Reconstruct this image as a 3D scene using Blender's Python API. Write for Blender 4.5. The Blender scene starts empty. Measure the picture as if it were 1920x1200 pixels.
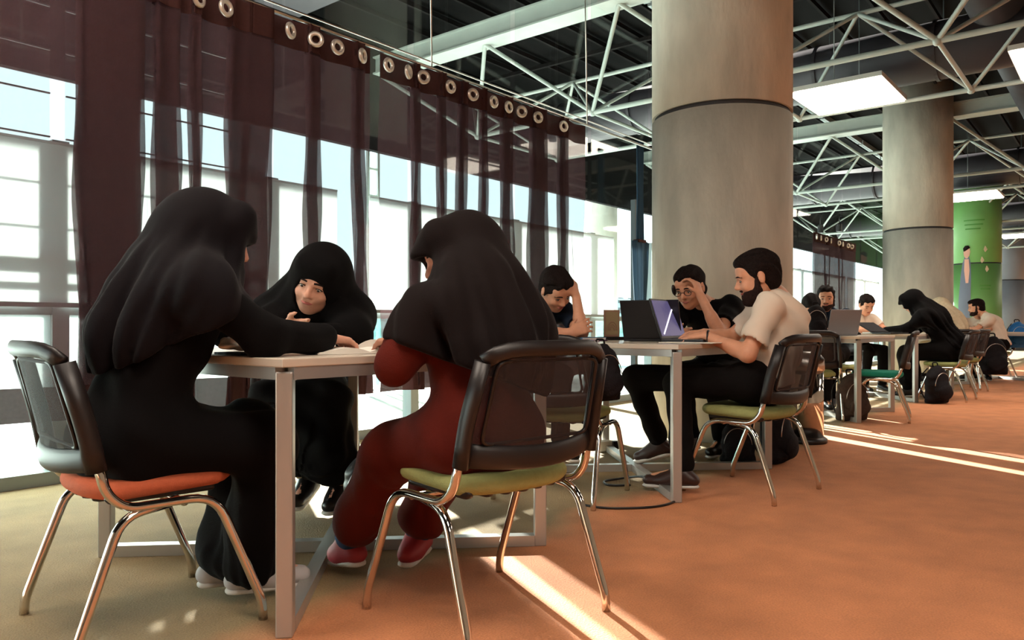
import bpy, bmesh, math, random
import numpy as np
import openvdb as vdb
from mathutils import Vector, Matrix
random.seed(5); np.random.seed(5)
S = bpy.context.scene
C = S.collection

# ---------------------------------------------------------------- camera, sky, sun, exposure
EYE = 0.836
FPX = 1440.0
cam_data = bpy.data.cameras.new('camera')
cam_data.lens = 27.0; cam_data.sensor_width = 36.0; cam_data.shift_y = 12 / 1920
cam_data.clip_end = 400
cam = bpy.data.objects.new('camera', cam_data)
cam.location = (0, 0, EYE); cam.rotation_euler = (math.radians(90), 0, 0)
C.objects.link(cam); S.camera = cam
S.view_settings.view_transform = 'Standard'
S.view_settings.look = 'None'
S.view_settings.gamma = 1.0
S.view_settings.use_curve_mapping = False
S.view_settings.exposure = 0.0
S.cycles.max_bounces = 8
S.cycles.transparent_max_bounces = 24
S.cycles.sample_clamp_indirect = 4.0
S.cycles.use_denoising = True
w = bpy.data.worlds.new('sky'); S.world = w; w.use_nodes = True
bg = w.node_tree.nodes['Background']
bg.inputs[0].default_value = (0.78, 0.96, 1.0, 1); bg.inputs[1].default_value = 3.6
# room frame: U runs along the window line, N points from the camera to the windows
U = Vector((0.63, 0.777, 0)).normalized(); N = Vector((-0.777, 0.63, 0)).normalized()
def R(s, p, z=0.0): return U * s + N * p + Vector((0, 0, z))
sun = bpy.data.lights.new('sun', 'SUN'); sun.energy = 58; sun.angle = math.radians(0.55); sun.color = (1, 0.95, 0.86)
so = bpy.data.objects.new('sun', sun); C.objects.link(so)
sd = Vector((0.37, -0.93, -0.345)).normalized()
so.rotation_euler = sd.to_track_quat('-Z', 'Y').to_euler(); so.location = (-4, 12, 6)
def P(px, py, d): return Vector(((px - 960) / FPX * d, d, EYE - (py - 612) / FPX * d))

# ---------------------------------------------------------------- materials
def lin(c):
    return tuple(((v / 255) / 12.92 if v / 255 <= 0.04045 else ((v / 255 + 0.055) / 1.055) ** 2.4) for v in c)
def mat(name, col, rough=0.6, metal=0.0, var=0.0, scale=20.0, bump=0.0, bscale=None, alpha=1.0, sheen=0.0, emit=None, trans=0.0, stretch=None):
    m = bpy.data.materials.new(name); m.use_nodes = True
    t = m.node_tree; b = t.nodes['Principled BSDF']; L = t.links.new
    c = lin(col)
    b.inputs['Base Color'].default_value = (*c, 1); b.inputs['Roughness'].default_value = rough
    b.inputs['Metallic'].default_value = metal
    if rough >= .8: b.inputs['Specular IOR Level'].default_value = .12
    if sheen: b.inputs['Sheen Weight'].default_value = sheen; b.inputs['Sheen Roughness'].default_value = .4
    if emit: b.inputs['Emission Color'].default_value = (*lin(emit[0]), 1); b.inputs['Emission Strength'].default_value = emit[1]
    tc = t.nodes.new('ShaderNodeTexCoord'); mp = t.nodes.new('ShaderNodeMapping'); L(tc.outputs['Object'], mp.inputs[0])
    if stretch: mp.inputs['Scale'].default_value = stretch
    if var:
        n = t.nodes.new('ShaderNodeTexNoise'); n.inputs['Scale'].default_value = scale; n.inputs['Detail'].default_value = 5
        r = t.nodes.new('ShaderNodeValToRGB')
        r.color_ramp.elements[0].color = (*[x * (1 - var) for x in c], 1); r.color_ramp.elements[0].position = .3
        r.color_ramp.elements[1].color = (*[min(1, x * (1 + var)) for x in c], 1); r.color_ramp.elements[1].position = .7
        L(mp.outputs[0], n.inputs['Vector']); L(n.outputs['Fac'], r.inputs[0]); L(r.outputs[0], b.inputs['Base Color'])
    if bump:
        n2 = t.nodes.new('ShaderNodeTexNoise'); n2.inputs['Scale'].default_value = bscale or scale * 4; n2.inputs['Detail'].default_value = 3
        bp = t.nodes.new('ShaderNodeBump'); bp.inputs['Strength'].default_value = bump; bp.inputs['Distance'].default_value = .01
        L(mp.outputs[0], n2.inputs['Vector']); L(n2.outputs['Fac'], bp.inputs['Height']); L(bp.outputs[0], b.inputs['Normal'])
    if alpha < 1: see(m, alpha, trans)
    return m
def see(m, alpha, trans=0.0):
    """woven cloth / film one can look through: a share of the light passes straight"""
    t = m.node_tree; L = t.links.new; b = t.nodes['Principled BSDF']; o = t.nodes['Material Output']
    last = b.outputs[0]
    if trans:
        tl = t.nodes.new('ShaderNodeBsdfTranslucent'); tl.inputs[0].default_value = b.inputs['Base Color'].default_value
        mx = t.nodes.new('ShaderNodeMixShader'); mx.inputs[0].default_value = trans
        L(last, mx.inputs[1]); L(tl.outputs[0], mx.inputs[2]); last = mx.outputs[0]
    if alpha < 1:
        tr = t.nodes.new('ShaderNodeBsdfTransparent'); mx2 = t.nodes.new('ShaderNodeMixShader'); mx2.inputs[0].default_value = alpha
        L(tr.outputs[0], mx2.inputs[1]); L(last, mx2.inputs[2]); last = mx2.outputs[0]
    L(last, o.inputs[0])
M = {}
def carpet():
    m = bpy.data.materials.new('carpet'); m.use_nodes = True; t = m.node_tree; L = t.links.new; b = t.nodes['Principled BSDF']
    b.inputs['Roughness'].default_value = .95
    tc = t.nodes.new('ShaderNodeTexCoord')
    # object X = along the windows, object Y = distance towards the windows
    sx = t.nodes.new('ShaderNodeSeparateXYZ'); L(tc.outputs['Object'], sx.inputs[0])
    nz = t.nodes.new('ShaderNodeTexNoise'); nz.inputs['Scale'].default_value = 1.3; nz.inputs['Detail'].default_value = 3; L(tc.outputs['Object'], nz.inputs['Vector'])
    ad = t.nodes.new('ShaderNodeMath'); ad.operation = 'MULTIPLY_ADD'; ad.inputs[1].default_value = .5; L(nz.outputs['Fac'], ad.inputs[0]); L(sx.outputs['Y'], ad.inputs[2])
    rg = t.nodes.new('ShaderNodeMapRange'); rg.inputs['From Min'].default_value = 2.02; rg.inputs['From Max'].default_value = 2.22; L(ad.outputs[0], rg.inputs['Value'])
    mix = t.nodes.new('ShaderNodeMix'); mix.data_type = 'RGBA'; mix.inputs[6].default_value = (*lin((194, 124, 82)), 1); mix.inputs[7].default_value = (*lin((144, 121, 86)), 1)
    L(rg.outputs[0], mix.inputs[0])
    f = t.nodes.new('ShaderNodeTexNoise'); f.inputs['Scale'].default_value = 160; f.inputs['Detail'].default_value = 4; L(tc.outputs['Object'], f.inputs['Vector'])
    g = t.nodes.new('ShaderNodeTexNoise'); g.inputs['Scale'].default_value = 5; g.inputs['Detail'].default_value = 6; L(tc.outputs['Object'], g.inputs['Vector'])
    am = t.nodes.new('ShaderNodeMath'); am.operation = 'ADD'; L(f.outputs['Fac'], am.inputs[0]); L(g.outputs['Fac'], am.inputs[1])
    mr = t.nodes.new('ShaderNodeMapRange'); mr.inputs['From Min'].default_value = .6; mr.inputs['From Max'].default_value = 1.4; mr.inputs['To Min'].default_value = .7; mr.inputs['To Max'].default_value = 1.22
    L(am.outputs[0], mr.inputs['Value'])
    mu = t.nodes.new('ShaderNodeMix'); mu.data_type = 'RGBA'; mu.blend_type = 'MULTIPLY'; mu.inputs[0].default_value = 1
    L(mix.outputs[2], mu.inputs[6]); L(mr.outputs[0], mu.inputs[7]); L(mu.outputs[2], b.inputs['Base Color'])
    bp = t.nodes.new('ShaderNodeBump'); bp.inputs['Strength'].default_value = .5; bp.inputs['Distance'].default_value = .006; L(f.outputs['Fac'], bp.inputs['Height']); L(bp.outputs[0], b.inputs['Normal'])
    return m
M['carpet'] = carpet()
M['concrete'] = mat('concrete', (192, 186, 172), .85, var=.16, scale=5, bump=.35, bscale=30, stretch=(1, 1, .35))
M['green_paint'] = mat('green_paint', (100, 150, 82), .5, var=.05, scale=3)
M['grey_paint'] = mat('grey_paint', (110, 115, 125), .6, var=.06, scale=3)
M['joint'] = mat('joint', (50, 48, 48), .7)
M['ceiling'] = mat('ceiling', (6, 5, 5), .9, var=.2, scale=2)
M['purlin'] = mat('purlin', (26, 23, 23), .8)
M['truss'] = mat('truss', (166, 174, 168), .45, var=.05, scale=6)
M['duct'] = mat('duct', (56, 53, 58), .5, metal=.2, var=.12, scale=3)
M['wall'] = mat('wall', (190, 170, 150), .9, var=.04, scale=2)
M['frame'] = mat('frame', (150, 160, 160), .4, metal=.3)
M['darkframe'] = mat('darkframe', (60, 66, 70), .5)
M['blind'] = mat('blind', (232, 238, 238), .8, alpha=.92, trans=.5)
M['curtain'] = mat('curtain', (80, 58, 62), .9, var=.1, scale=60, alpha=.66, trans=.3)
M['band'] = mat('band', (66, 40, 38), .9, var=.12, scale=60, alpha=.97, trans=.1)
M['drape'] = mat('drape', (52, 74, 92), .9, alpha=.9, trans=.3)
M['steel'] = mat('steel', (205, 200, 195), .28, metal=1)
M['chrome'] = mat('chrome', (215, 210, 205), .1, metal=1)
M['tabletop'] = mat('tabletop', (205, 192, 176), .32, var=.04, scale=8)
M['tableleg'] = mat('tableleg', (178, 176, 172), .35, metal=.55)
M['plastic'] = mat('plastic', (24, 17, 17), .42)
M['meshback'] = mat('meshback', (38, 30, 34), .7, alpha=.74)
M['seat_orange'] = mat('seat_orange', (188, 96, 66), .8, var=.06, scale=60, bump=.2, bscale=300)
M['seat_green'] = mat('seat_green', (150, 152, 98), .8, var=.06, scale=60, bump=.2, bscale=300)
M['seat_teal'] = mat('seat_teal', (40, 140, 118), .8, var=.06, scale=60)
M['skin'] = mat('skin', (214, 152, 120), .55, var=.07, scale=30)
M['skin_pale'] = mat('skin_pale', (206, 150, 126), .5, var=.05, scale=30)
M['lips'] = mat('lips', (170, 92, 84), .5)
M['hair'] = mat('hair', (26, 17, 15), .8, var=.4, scale=90, bump=.6, bscale=140)
M['beard'] = mat('beard', (44, 28, 24), .8, var=.4, scale=120, bump=.6, bscale=200)
M['black_cloth'] = mat('black_cloth', (7, 5, 6), .9, sheen=.02, bump=.15, bscale=300)
M['scarf_black'] = mat('scarf_black', (17, 13, 17), .85, sheen=.05, bump=.12, bscale=300)
M['scarf_brown'] = mat('scarf_brown', (22, 15, 15), .88, sheen=.03, bump=.15, bscale=300)
M['maroon'] = mat('maroon', (86, 26, 18), .88, var=.1, scale=8, sheen=.03, bump=.2, bscale=300)
M['jeans'] = mat('jeans', (52, 70, 98), .9, var=.25, scale=60, bump=.2, bscale=400)
M['trouser_black'] = mat('trouser_black', (15, 12, 12), .9, bump=.15, bscale=300)
M['white_shirt'] = mat('white_shirt', (226, 208, 190), .9, bump=.12, bscale=300)
M['navy_shirt'] = mat('navy_shirt', (30, 40, 56), .9)
M['beige_cloth'] = mat('beige_cloth', (196, 178, 150), .9, var=.1, scale=30)
M['khaki'] = mat('khaki', (150, 130, 100), .9)
M['shoe_grey'] = mat('shoe_grey', (176, 172, 172), .7)
M['shoe_red'] = mat('shoe_red', (150, 40, 50), .6)
M['sole'] = mat('sole', (205, 200, 195), .6)
M['leather'] = mat('leather', (50, 28, 24), .4)
M['black_leather'] = mat('black_leather', (20, 16, 18), .35)
M['paper'] = mat('paper', (238, 232, 222), .8)
M['cover_green'] = mat('cover_green', (120, 130, 110), .7)
M['cover_blue'] = mat('cover_blue', (96, 130, 165), .6)
M['cover_purple'] = mat('cover_purple', (96, 50, 100), .6)
M['eye_white'] = mat('eye_white', (220, 214, 205), .3)
M['eye_dark'] = mat('eye_dark', (26, 16, 14), .25)
M['bag_black'] = mat('bag_black', (28, 25, 28), .8, var=.2, scale=30, bump=.3, bscale=80)
M['bag_brown'] = mat('bag_brown', (66, 54, 48), .8, var=.2, scale=30, bump=.3, bscale=80)
M['bag_navy'] = mat('bag_navy', (52, 52, 76), .8, var=.2, scale=30, bump=.3, bscale=80)
M['laptop_black'] = mat('laptop_black', (22, 20, 24), .35)
M['laptop_grey'] = mat('laptop_grey', (150, 150, 156), .4, metal=.3)
M['screen'] = mat('screen', (60, 55, 80), .25, emit=((112, 104, 150), .55))
M['reflection_glow'] = mat('reflection_glow', (240, 240, 250), .3, emit=((240, 236, 255), 1.0))
M['keys'] = mat('keys', (40, 38, 42), .5)
M['lamp'] = mat('lamp', (255, 255, 255), .5, emit=((255, 238, 220), 18.0))
M['lamp_frame'] = mat('lamp_frame', (190, 190, 185), .5)
M['terrace'] = mat('terrace', (214, 216, 212), .8, var=.05, scale=2)
M['facade'] = mat('facade', (150, 178, 180), .8, var=.15, scale=.4)
M['teal'] = mat('teal', (120, 190, 190), .4, alpha=.35)
M['gold'] = mat('gold', (190, 150, 90), .5)
M['frame_brown'] = mat('frame_brown', (150, 112, 92), .6)
M['brass'] = mat('brass', (225, 215, 205), .3, metal=.6)
M['blue_bag'] = mat('blue_bag', (30, 110, 180), .7)
M['poster'] = mat('poster', (92, 96, 112), .6)
M['poster_skin'] = mat('poster_skin', (206, 150, 130), .6)
M['poster_ink'] = mat('poster_ink', (70, 130, 50), .6)
def glass():
    m = bpy.data.materials.new('glass'); m.use_nodes = True; t = m.node_tree; t.nodes.remove(t.nodes['Principled BSDF'])
    tr = t.nodes.new('ShaderNodeBsdfTransparent'); tr.inputs[0].default_value = (.93, .97, .96, 1)
    g = t.nodes.new('ShaderNodeBsdfGlossy'); g.inputs['Roughness'].default_value = .03
    mx = t.nodes.new('ShaderNodeMixShader'); mx.inputs[0].default_value = .06
    t.links.new(tr.outputs[0], mx.inputs[1]); t.links.new(g.outputs[0], mx.inputs[2]); t.links.new(mx.outputs[0], t.nodes['Material Output'].inputs[0])
    return m
M['glass'] = glass()
M['sun_film'] = mat('sun_film', (235, 244, 244), .5, alpha=.9, trans=.9)

# ---------------------------------------------------------------- mesh helpers
def link(name, me, m=None, parent=None, smooth=False):
    o = bpy.data.objects.new(name, me); C.objects.link(o)
    if m is not None and not me.materials: me.materials.append(m)
    if parent is not None: o.parent = parent
    if smooth: me.shade_smooth()
    return o
def from_bm(name, bm, m, parent=None, smooth=False):
    me = bpy.data.meshes.new(name); bmesh.ops.recalc_face_normals(bm, faces=bm.faces[:]); bm.to_mesh(me); bm.free()
    return link(name, me, m, parent, smooth)
def tag(o, label=None, cat=None, group=None, kind=None):
    for k, v in (('label', label), ('category', cat), ('group', group), ('kind', kind)):
        if v: o[k] = v
    return o
def thing(name, loc, rz, label, cat, group=None, kind=None):
    o = bpy.data.objects.new(name, None); C.objects.link(o); o.location = loc; o.rotation_euler = (0, 0, rz)
    o.empty_display_size = .1
    return tag(o, label, cat, group, kind)
def rotz_of(f):   # rotation that takes local +Y to the direction f
    return math.atan2(-f[0], f[1])
ROOM_RZ = math.atan2(U.y, U.x)     # local X = U, local Y = N
def box(bm, c, s, bevel=0.0, mtx=None):
    r = bmesh.ops.create_cube(bm, size=1)
    bmesh.ops.scale(bm, vec=s, verts=r['verts'])
    if bevel:
        es = list({e for v in r['verts'] for e in v.link_edges})
        b = bmesh.ops.bevel(bm, geom=es, offset=bevel, segments=2, affect='EDGES', profile=.5)
        vs = list({v for f in b['faces'] for v in f.verts} | {v for v in r['verts'] if v.is_valid})
    else: vs = r['verts']
    if mtx is not None: bmesh.ops.transform(bm, matrix=mtx, verts=vs)
    bmesh.ops.translate(bm, vec=c, verts=vs)
    return vs
def boxobj(name, c, s, m, parent=None, bevel=0.0, mtx=None):
    bm = bmesh.new(); box(bm, c, s, bevel, mtx); return from_bm(name, bm, m, parent)
def tube(bm, pts, r, seg=10, flat=1.0, closed=False, up=None):
    pts = [Vector(p) for p in pts]; n = len(pts); rings = []
    rr = r if isinstance(r, (list, tuple)) else [r] * n
    prev = None
    for i, p in enumerate(pts):
        if closed: t = (pts[(i + 1) % n] - pts[i - 1]).normalized()
        else: t = (pts[min(i + 1, n - 1)] - pts[max(i - 1, 0)]).normalized()
        if up is not None: a = Vector(up) - t * t.dot(Vector(up)); a = a.normalized() if a.length > 1e-4 else t.orthogonal().normalized()
        elif prev is None: a = t.orthogonal().normalized()
        else:
            a = prev - t * prev.dot(t); a.normalize()
        prev = a; b = t.cross(a)
        rings.append([bm.verts.new(p + (a * math.cos(2 * math.pi * k / seg) + b * math.sin(2 * math.pi * k / seg) * flat) * rr[i]) for k in range(seg)])
    for i in range(n if closed else n - 1):
        A, B = rings[i], rings[(i + 1) % n]
        for k in range(seg): bm.faces.new((A[k], A[(k + 1) % seg], B[(k + 1) % seg], B[k]))
    if not closed:
        bm.faces.new(rings[0][::-1]); bm.faces.new(rings[-1])
def rounded(pts, rad, n=5, closed=False):
    pts = [Vector(p) for p in pts]; out = []
    N_ = len(pts)
    for i, p in enumerate(pts):
        if not closed and i in (0, N_ - 1): out.append(p); continue
        a, b = pts[i - 1], pts[(i + 1) % N_]
        da, db = (a - p), (b - p); ra = min(rad, da.length * .48, db.length * .48)
        A = p + da.normalized() * ra; B = p + db.normalized() * ra
        for k in range(n + 1):
            t = k / n; out.append(A * (1 - t) ** 2 + p * 2 * t * (1 - t) + B * t * t)
    return out
def tubeobj(name, pts, r, m, parent=None, seg=10, flat=1.0, closed=False, up=None):
    bm = bmesh.new(); tube(bm, pts, r, seg, flat, closed, up); return from_bm(name, bm, m, parent, True)
def lathe(bm, prof, c=(0, 0, 0), seg=48):
    rings = []
    for r, z in prof:
        rings.append([bm.verts.new((c[0] + r * math.cos(2 * math.pi * k / seg), c[1] + r * math.sin(2 * math.pi * k / seg), c[2] + z)) for k in range(seg)])
    for a, b in zip(rings, rings[1:]):
        for k in range(seg): bm.faces.new((a[k], a[(k + 1) % seg], b[(k + 1) % seg], b[k]))
    bm.faces.new(rings[0][::-1]); bm.faces.new(rings[-1])
def blob(name, c, r, m, parent, rot=None, seg=14):
    bm = bmesh.new(); v = bmesh.ops.create_uvsphere(bm, u_segments=seg, v_segments=seg // 2 + 2, radius=1)['verts']
    bmesh.ops.scale(bm, vec=r, verts=v)
    if rot is not None: bmesh.ops.transform(bm, matrix=rot.to_4x4(), verts=v)
    bmesh.ops.translate(bm, vec=c, verts=v)
    return from_bm(name, bm, m, parent, True)
def copy_tree(o, parent=None):
    c = o.copy(); C.objects.link(c); c.parent = parent
    for ch in list(o.children): copy_tree(ch, c)
    return c
# unit square-ish and round bars that are shared by all truss members
def unit_bar(seg, nm):
    bm = bmesh.new(); lathe(bm, [(1, 0), (1, 1)], seg=seg); me = bpy.data.meshes.new(nm); bmesh.ops.recalc_face_normals(bm, faces=bm.faces[:]); bm.to_mesh(me); bm.free(); return me
BAR = unit_bar(8, 'brace')
BAR.materials.append(M['truss']); BAR.shade_smooth()
def bar(name, a, b, r, parent, me=None):
    a = Vector(a); b = Vector(b); o = bpy.data.objects.new(name, me or BAR); C.objects.link(o); o.parent = parent
    q = (b - a).to_track_quat('Z', 'Y')
    o.matrix_local = Matrix.LocRotScale(a, q, Vector((r, r, (b - a).length)))
    return o

# ---------------------------------------------------------------- sculpting field (one continuous skin from many soft shapes)
class Field:
    def __init__(s, lo, hi, vox):
        s.v = vox; s.lo = np.array(lo, np.float32) - 3 * vox; hi = np.array(hi, np.float32) + 3 * vox
        n = np.ceil((hi - s.lo) / vox).astype(int) + 1
        s.ax = [s.lo[i] + vox * np.arange(n[i], dtype=np.float32) for i in range(3)]
        s.d = np.full(n, .3, np.float32)
    def win(s, lo, hi):
        sl = []
        for i in range(3):
            a = int(np.clip(math.floor((lo[i] - s.lo[i]) / s.v), 0, len(s.ax[i]))); b = int(np.clip(math.ceil((hi[i] - s.lo[i]) / s.v) + 1, 0, len(s.ax[i])))
            sl.append(slice(a, b))
        g = (s.ax[0][sl[0]][:, None, None], s.ax[1][sl[1]][None, :, None], s.ax[2][sl[2]][None, None, :])
        return tuple(sl), g
    def put(s, sl, e, k, op):
        D = s.d[sl]
        if D.size == 0: return
        if op == 'sub': D, e = -D, e
        h = np.maximum(k - np.abs(D - e), 0) / k
        r = np.minimum(D, e) - h * h * k * .25
        s.d[sl] = -r if op == 'sub' else r
    def cone(s, a, b, ra, rb, k=.02, op='add', flat=None):
        a = np.array(a, np.float32); b = np.array(b, np.float32); m = max(ra, rb) + k + 3 * s.v
        if flat: m *= max(1, flat[1])
        sl, (X, Y, Z) = s.win(np.minimum(a, b) - m, np.maximum(a, b) + m)
        px, py, pz = X - a[0], Y - a[1], Z - a[2]
        ba = b - a
        if flat:
            n = np.array(flat[0], np.float32); n /= np.linalg.norm(n); q = (px * n[0] + py * n[1] + pz * n[2]); f = 1 / flat[1] - 1
            px = px + n[0] * q * f; py = py + n[1] * q * f; pz = pz + n[2] * q * f
            ba = ba + n * float(ba @ n) * f
        L2 = float(ba @ ba) + 1e-9
        h = np.clip((px * ba[0] + py * ba[1] + pz * ba[2]) / L2, 0, 1)
        e = np.sqrt((px - ba[0] * h) ** 2 + (py - ba[1] * h) ** 2 + (pz - ba[2] * h) ** 2) - (ra + (rb - ra) * h)
        if flat and flat[1] < 1: e = e * flat[1]
        s.put(sl, e, k, op)
    def chain(s, pts, rs, k=.02, **kw):
        for i in range(len(pts) - 1): s.cone(pts[i], pts[i + 1], rs[i], rs[i + 1], k, **kw)
    def ell(s, c, r, rot=None, k=.02, op='add'):
        c = np.array(c, np.float32); r = np.array(r, np.float32); m = float(r.max()) + k + 3 * s.v
        sl, (X, Y, Z) = s.win(c - m, c + m)
        x, y, z = X - c[0], Y - c[1], Z - c[2]
        if rot is not None:
            A = np.array(rot, np.float32)   # columns = local axes
            x, y, z = (x * A[0, i] + y * A[1, i] + z * A[2, i] for i in range(3))
        k0 = np.sqrt((x / r[0]) ** 2 + (y / r[1]) ** 2 + (z / r[2]) ** 2) + 1e-6
        k1 = np.sqrt((x / r[0] ** 2) ** 2 + (y / r[1] ** 2) ** 2 + (z / r[2] ** 2) ** 2) + 1e-6
        s.put(sl, k0 * (k0 - 1) / k1, k, op)
    def clip(s, pt, n, k=.01):
        n = np.array(n, np.float32); n /= np.linalg.norm(n)
        e = (s.ax[0][:, None, None] - pt[0]) * n[0] + (s.ax[1][None, :, None] - pt[1]) * n[1] + (s.ax[2][None, None, :] - pt[2]) * n[2]
        D = s.d; h = np.maximum(k - np.abs(D - e), 0) / k
        s.d = (np.maximum(D, e) + h * h * k * .25).astype(np.float32)
    def folds(s, c, axis, freq, amp, lo=0.0, hi=.3, ph=0.0, twist=0.0):
        """ridges that run down from c along axis and grow with the distance from it"""
        ax = Vector(axis).normalized(); a = ax.orthogonal().normalized(); b = ax.cross(a)
        x = s.ax[0][:, None, None] - c[0]; y = s.ax[1][None, :, None] - c[1]; z = s.ax[2][None, None, :] - c[2]
        u = x * a[0] + y * a[1] + z * a[2]; v = x * b[0] + y * b[1] + z * b[2]; t = x * ax[0] + y * ax[1] + z * ax[2]
        w_ = np.clip((t - lo) / (hi - lo), 0, 1)
        th = np.arctan2(v, u)
        s.d += (amp * w_ * ((1 - 2 * np.abs(np.sin(th * freq * .5 + ph + t * twist))) + .6 * np.sin(th * freq * 1.7 + 1.3 + ph - t * twist * .6))).astype(np.float32)
    def wrinkle(s, amp, scale, direction=(0, 0, 1), ph=0.0):
        x = s.ax[0][:, None, None]; y = s.ax[1][None, :, None]; z = s.ax[2][None, None, :]
        D = direction
        q = x * D[0] + y * D[1] + z * D[2]
        s.d += (amp * (np.sin(q * scale + 2.2 * np.sin(x * 9 + ph) + 1.7 * np.sin(y * 8 + z * 6)) * np.sin(x * 7 + z * 11 + ph))).astype(np.float32)
    def obj(s, name, m, parent):
        g = vdb.FloatGrid(.3); g.copyFromArray(s.d)
        pts, tri, quad = g.convertToPolygons(0.0, 0.0)
        pts = pts * s.v + s.lo
        me = bpy.data.meshes.new(name)
        nt, nq = len(tri), len(quad)
        me.vertices.add(len(pts)); me.vertices.foreach_set('co', pts.astype(np.float32).ravel())
        me.loops.add(nt * 3 + nq * 4)
        me.loops.foreach_set('vertex_index', np.concatenate([tri[:, ::-1].ravel(), quad[:, ::-1].ravel()]).astype(np.int32))
        me.polygons.add(nt + nq)
        me.polygons.foreach_set('loop_start', np.concatenate([np.arange(nt) * 3, nt * 3 + np.arange(nq) * 4]).astype(np.int32))
        me.update(calc_edges=True); me.validate()
        return link(name, me, m, parent, True)

# ================================================================ THE HALL
def room(name, bm, m, kind='structure', parent=None, smooth=False):
    o = from_bm(name, bm, m, parent, smooth)
    if parent is None: o.rotation_euler = (0, 0, ROOM_RZ)
    if kind: o['kind'] = kind
    return o
def slab(name, s0, s1, p0, p1, z0, z1, m, kind='structure', parent=None):
    bm = bmesh.new(); box(bm, ((s0 + s1) / 2, (p0 + p1) / 2, (z0 + z1) / 2), (s1 - s0, p1 - p0, z1 - z0)); return room(name, bm, m, kind, parent)
slab('floor', -8, 62, -7, 4.62, -.12, 0, M['carpet'])
slab('ceiling', -8, 62, -7, 8.3, 4.85, 5.0, M['ceiling'])
slab('wall_back', -8, 62, -7.15, -7, 0, 4.85, M['wall'])
slab('wall_near', -8.15, -8, -7, 4.6, 0, 4.85, M['wall'])
slab('wall_far', 62, 62.15, -7, 8.3, 0, 4.85, M['grey_paint'])
slab('trim_1', -8, 62, 8.2, 8.3, 3.28, 4.85, M['ceiling'])            # fascia of the canopy beyond the glass
slab('trim_2', -8, 62, 4.44, 4.62, 0, .07, M['frame'])                # sill along the foot of the windows
slab('terrace', -60, 140, 4.62, 14, -.2, -.03, M['terrace'])
slab('street', -90, 200, 14, 160, -3.2, -3.0, M['terrace'])
# purlins under the dark deck
t = thing('roof_purlins', (0, 0, 0), ROOM_RZ, None, None, kind='structure')
for i in range(20):
    p = -3.0 + i * .55
    bm = bmesh.new(); box(bm, (24, p, 4.79), (70, .035, .06)); from_bm('purlin', bm, M['purlin'], t)
for i in range(14):
    s = 2 + i * 3.6
    bm = bmesh.new(); box(bm, (s, 2.6, 4.72), (.05, 11.2, .05)); from_bm('cross_purlin', bm, M['purlin'], t)

# round concrete columns
def column(i, x, y, r, m, lab, z_ring=2.44):
    t = thing('round_column', (x, y, 0), ROOM_RZ, lab, 'column', None, 'structure')
    bm = bmesh.new(); lathe(bm, [(r, 0), (r, z_ring - .012)], seg=72); from_bm('lower_shaft', bm, m, t, True)
    bm = bmesh.new(); lathe(bm, [(r - .02, z_ring - .02), (r - .02, z_ring + .032)], seg=72); from_bm('recessed_joint', bm, M['joint'], t, True)
    bm = bmesh.new(); lathe(bm, [(r, z_ring + .022), (r, 4.86)], seg=72); from_bm('upper_shaft', bm, m, t, True)
    for o in t.children:
        for f in o.data.polygons: f.use_smooth = abs(f.normal.z) < .5
    return t
D1 = 6.0
col = []
for i, (fx, fy, m, lab) in enumerate([(.272, 1.0, 'concrete', 'nearest raw concrete round column behind the second table, dark joint ring high up'),
                         (1.14, 2.16, 'concrete', 'second raw concrete round column, half as wide, behind the woman in black veil'),
                         (2.008, 3.32, 'green_paint', 'bright green painted round column with a drawn figure, third in the row'),
                         (2.90, 4.50, 'grey_paint', 'slate grey round column right of the green one')]):
    col.append(column(i, fx * D1, fy * D1, .53 if i < 2 else .56, M[m], lab))
# flat print on the green column (bent to its face)
GC = Vector((2.008 * D1, 3.32 * D1, 0)); GA = math.atan2(-GC.y, -GC.x)
def print_patch(name, pts, m, off=.004):
    r = .56 + off
    bm = bmesh.new(); n = 10
    pts = [(a * .91, b * .91, .836 + (z - .836) * .91) for a, b, z in pts]
    # pts: list of (left, right, z) rows, metres along the face, left = negative
    rows = []
    for l, rr, z in pts:
        rows.append([bm.verts.new((r * math.cos(GA + (l + (rr - l) * k / n) / r), r * math.sin(GA + (l + (rr - l) * k / n) / r), z)) for k in range(n + 1)])
    for a, b in zip(rows, rows[1:]):
        for k in range(n): bm.faces.new((a[k], a[k + 1], b[k + 1], b[k]))
    o = from_bm(name, bm, m); o.location = GC; o.parent = col[2]; o.matrix_parent_inverse = Matrix.LocRotScale(GC, Matrix.Rotation(ROOM_RZ, 3, 'Z'), None).inverted(); return o
print_patch('printed_robe', [(-.52, -.16, .95), (-.48, -.14, 1.6), (-.42, -.13, 2.2), (-.36, -.14, 2.6), (-.30, -.18, 2.78)], M['poster'])
print_patch('printed_shirt', [(-.27, -.20, 2.05), (-.31, -.17, 2.4), (-.30, -.19, 2.72)], M['poster_skin'], .008)
print_patch('printed_head', [(-.27, -.22, 2.74), (-.32, -.17, 2.82), (-.33, -.15, 2.92), (-.31, -.17, 3.02), (-.27, -.21, 3.06)], M['poster_skin'], .008)
print_patch('printed_hair', [(-.33, -.29, 2.94), (-.34, -.15, 3.03), (-.28, -.20, 3.1)], M['hair'], .012)
for z, l, r_ in ((3.78, -.32, .2), (3.66, -.30, .16), (3.54, -.28, .1), (1.95, .08, .36), (1.86, .1, .34)):
    print_patch('printed_line', [(l, r_, z), (l, r_, z + .035)], M['poster_ink'])
for z, l in ((2.9, .2), (2.6, .12), (2.35, .24), (1.25, .1)):
    print_patch('printed_leaf', [(l, l + .02, z), (l - .03, l + .07, z + .07), (l, l + .02, z + .17)], M['beige_cloth'])

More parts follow.
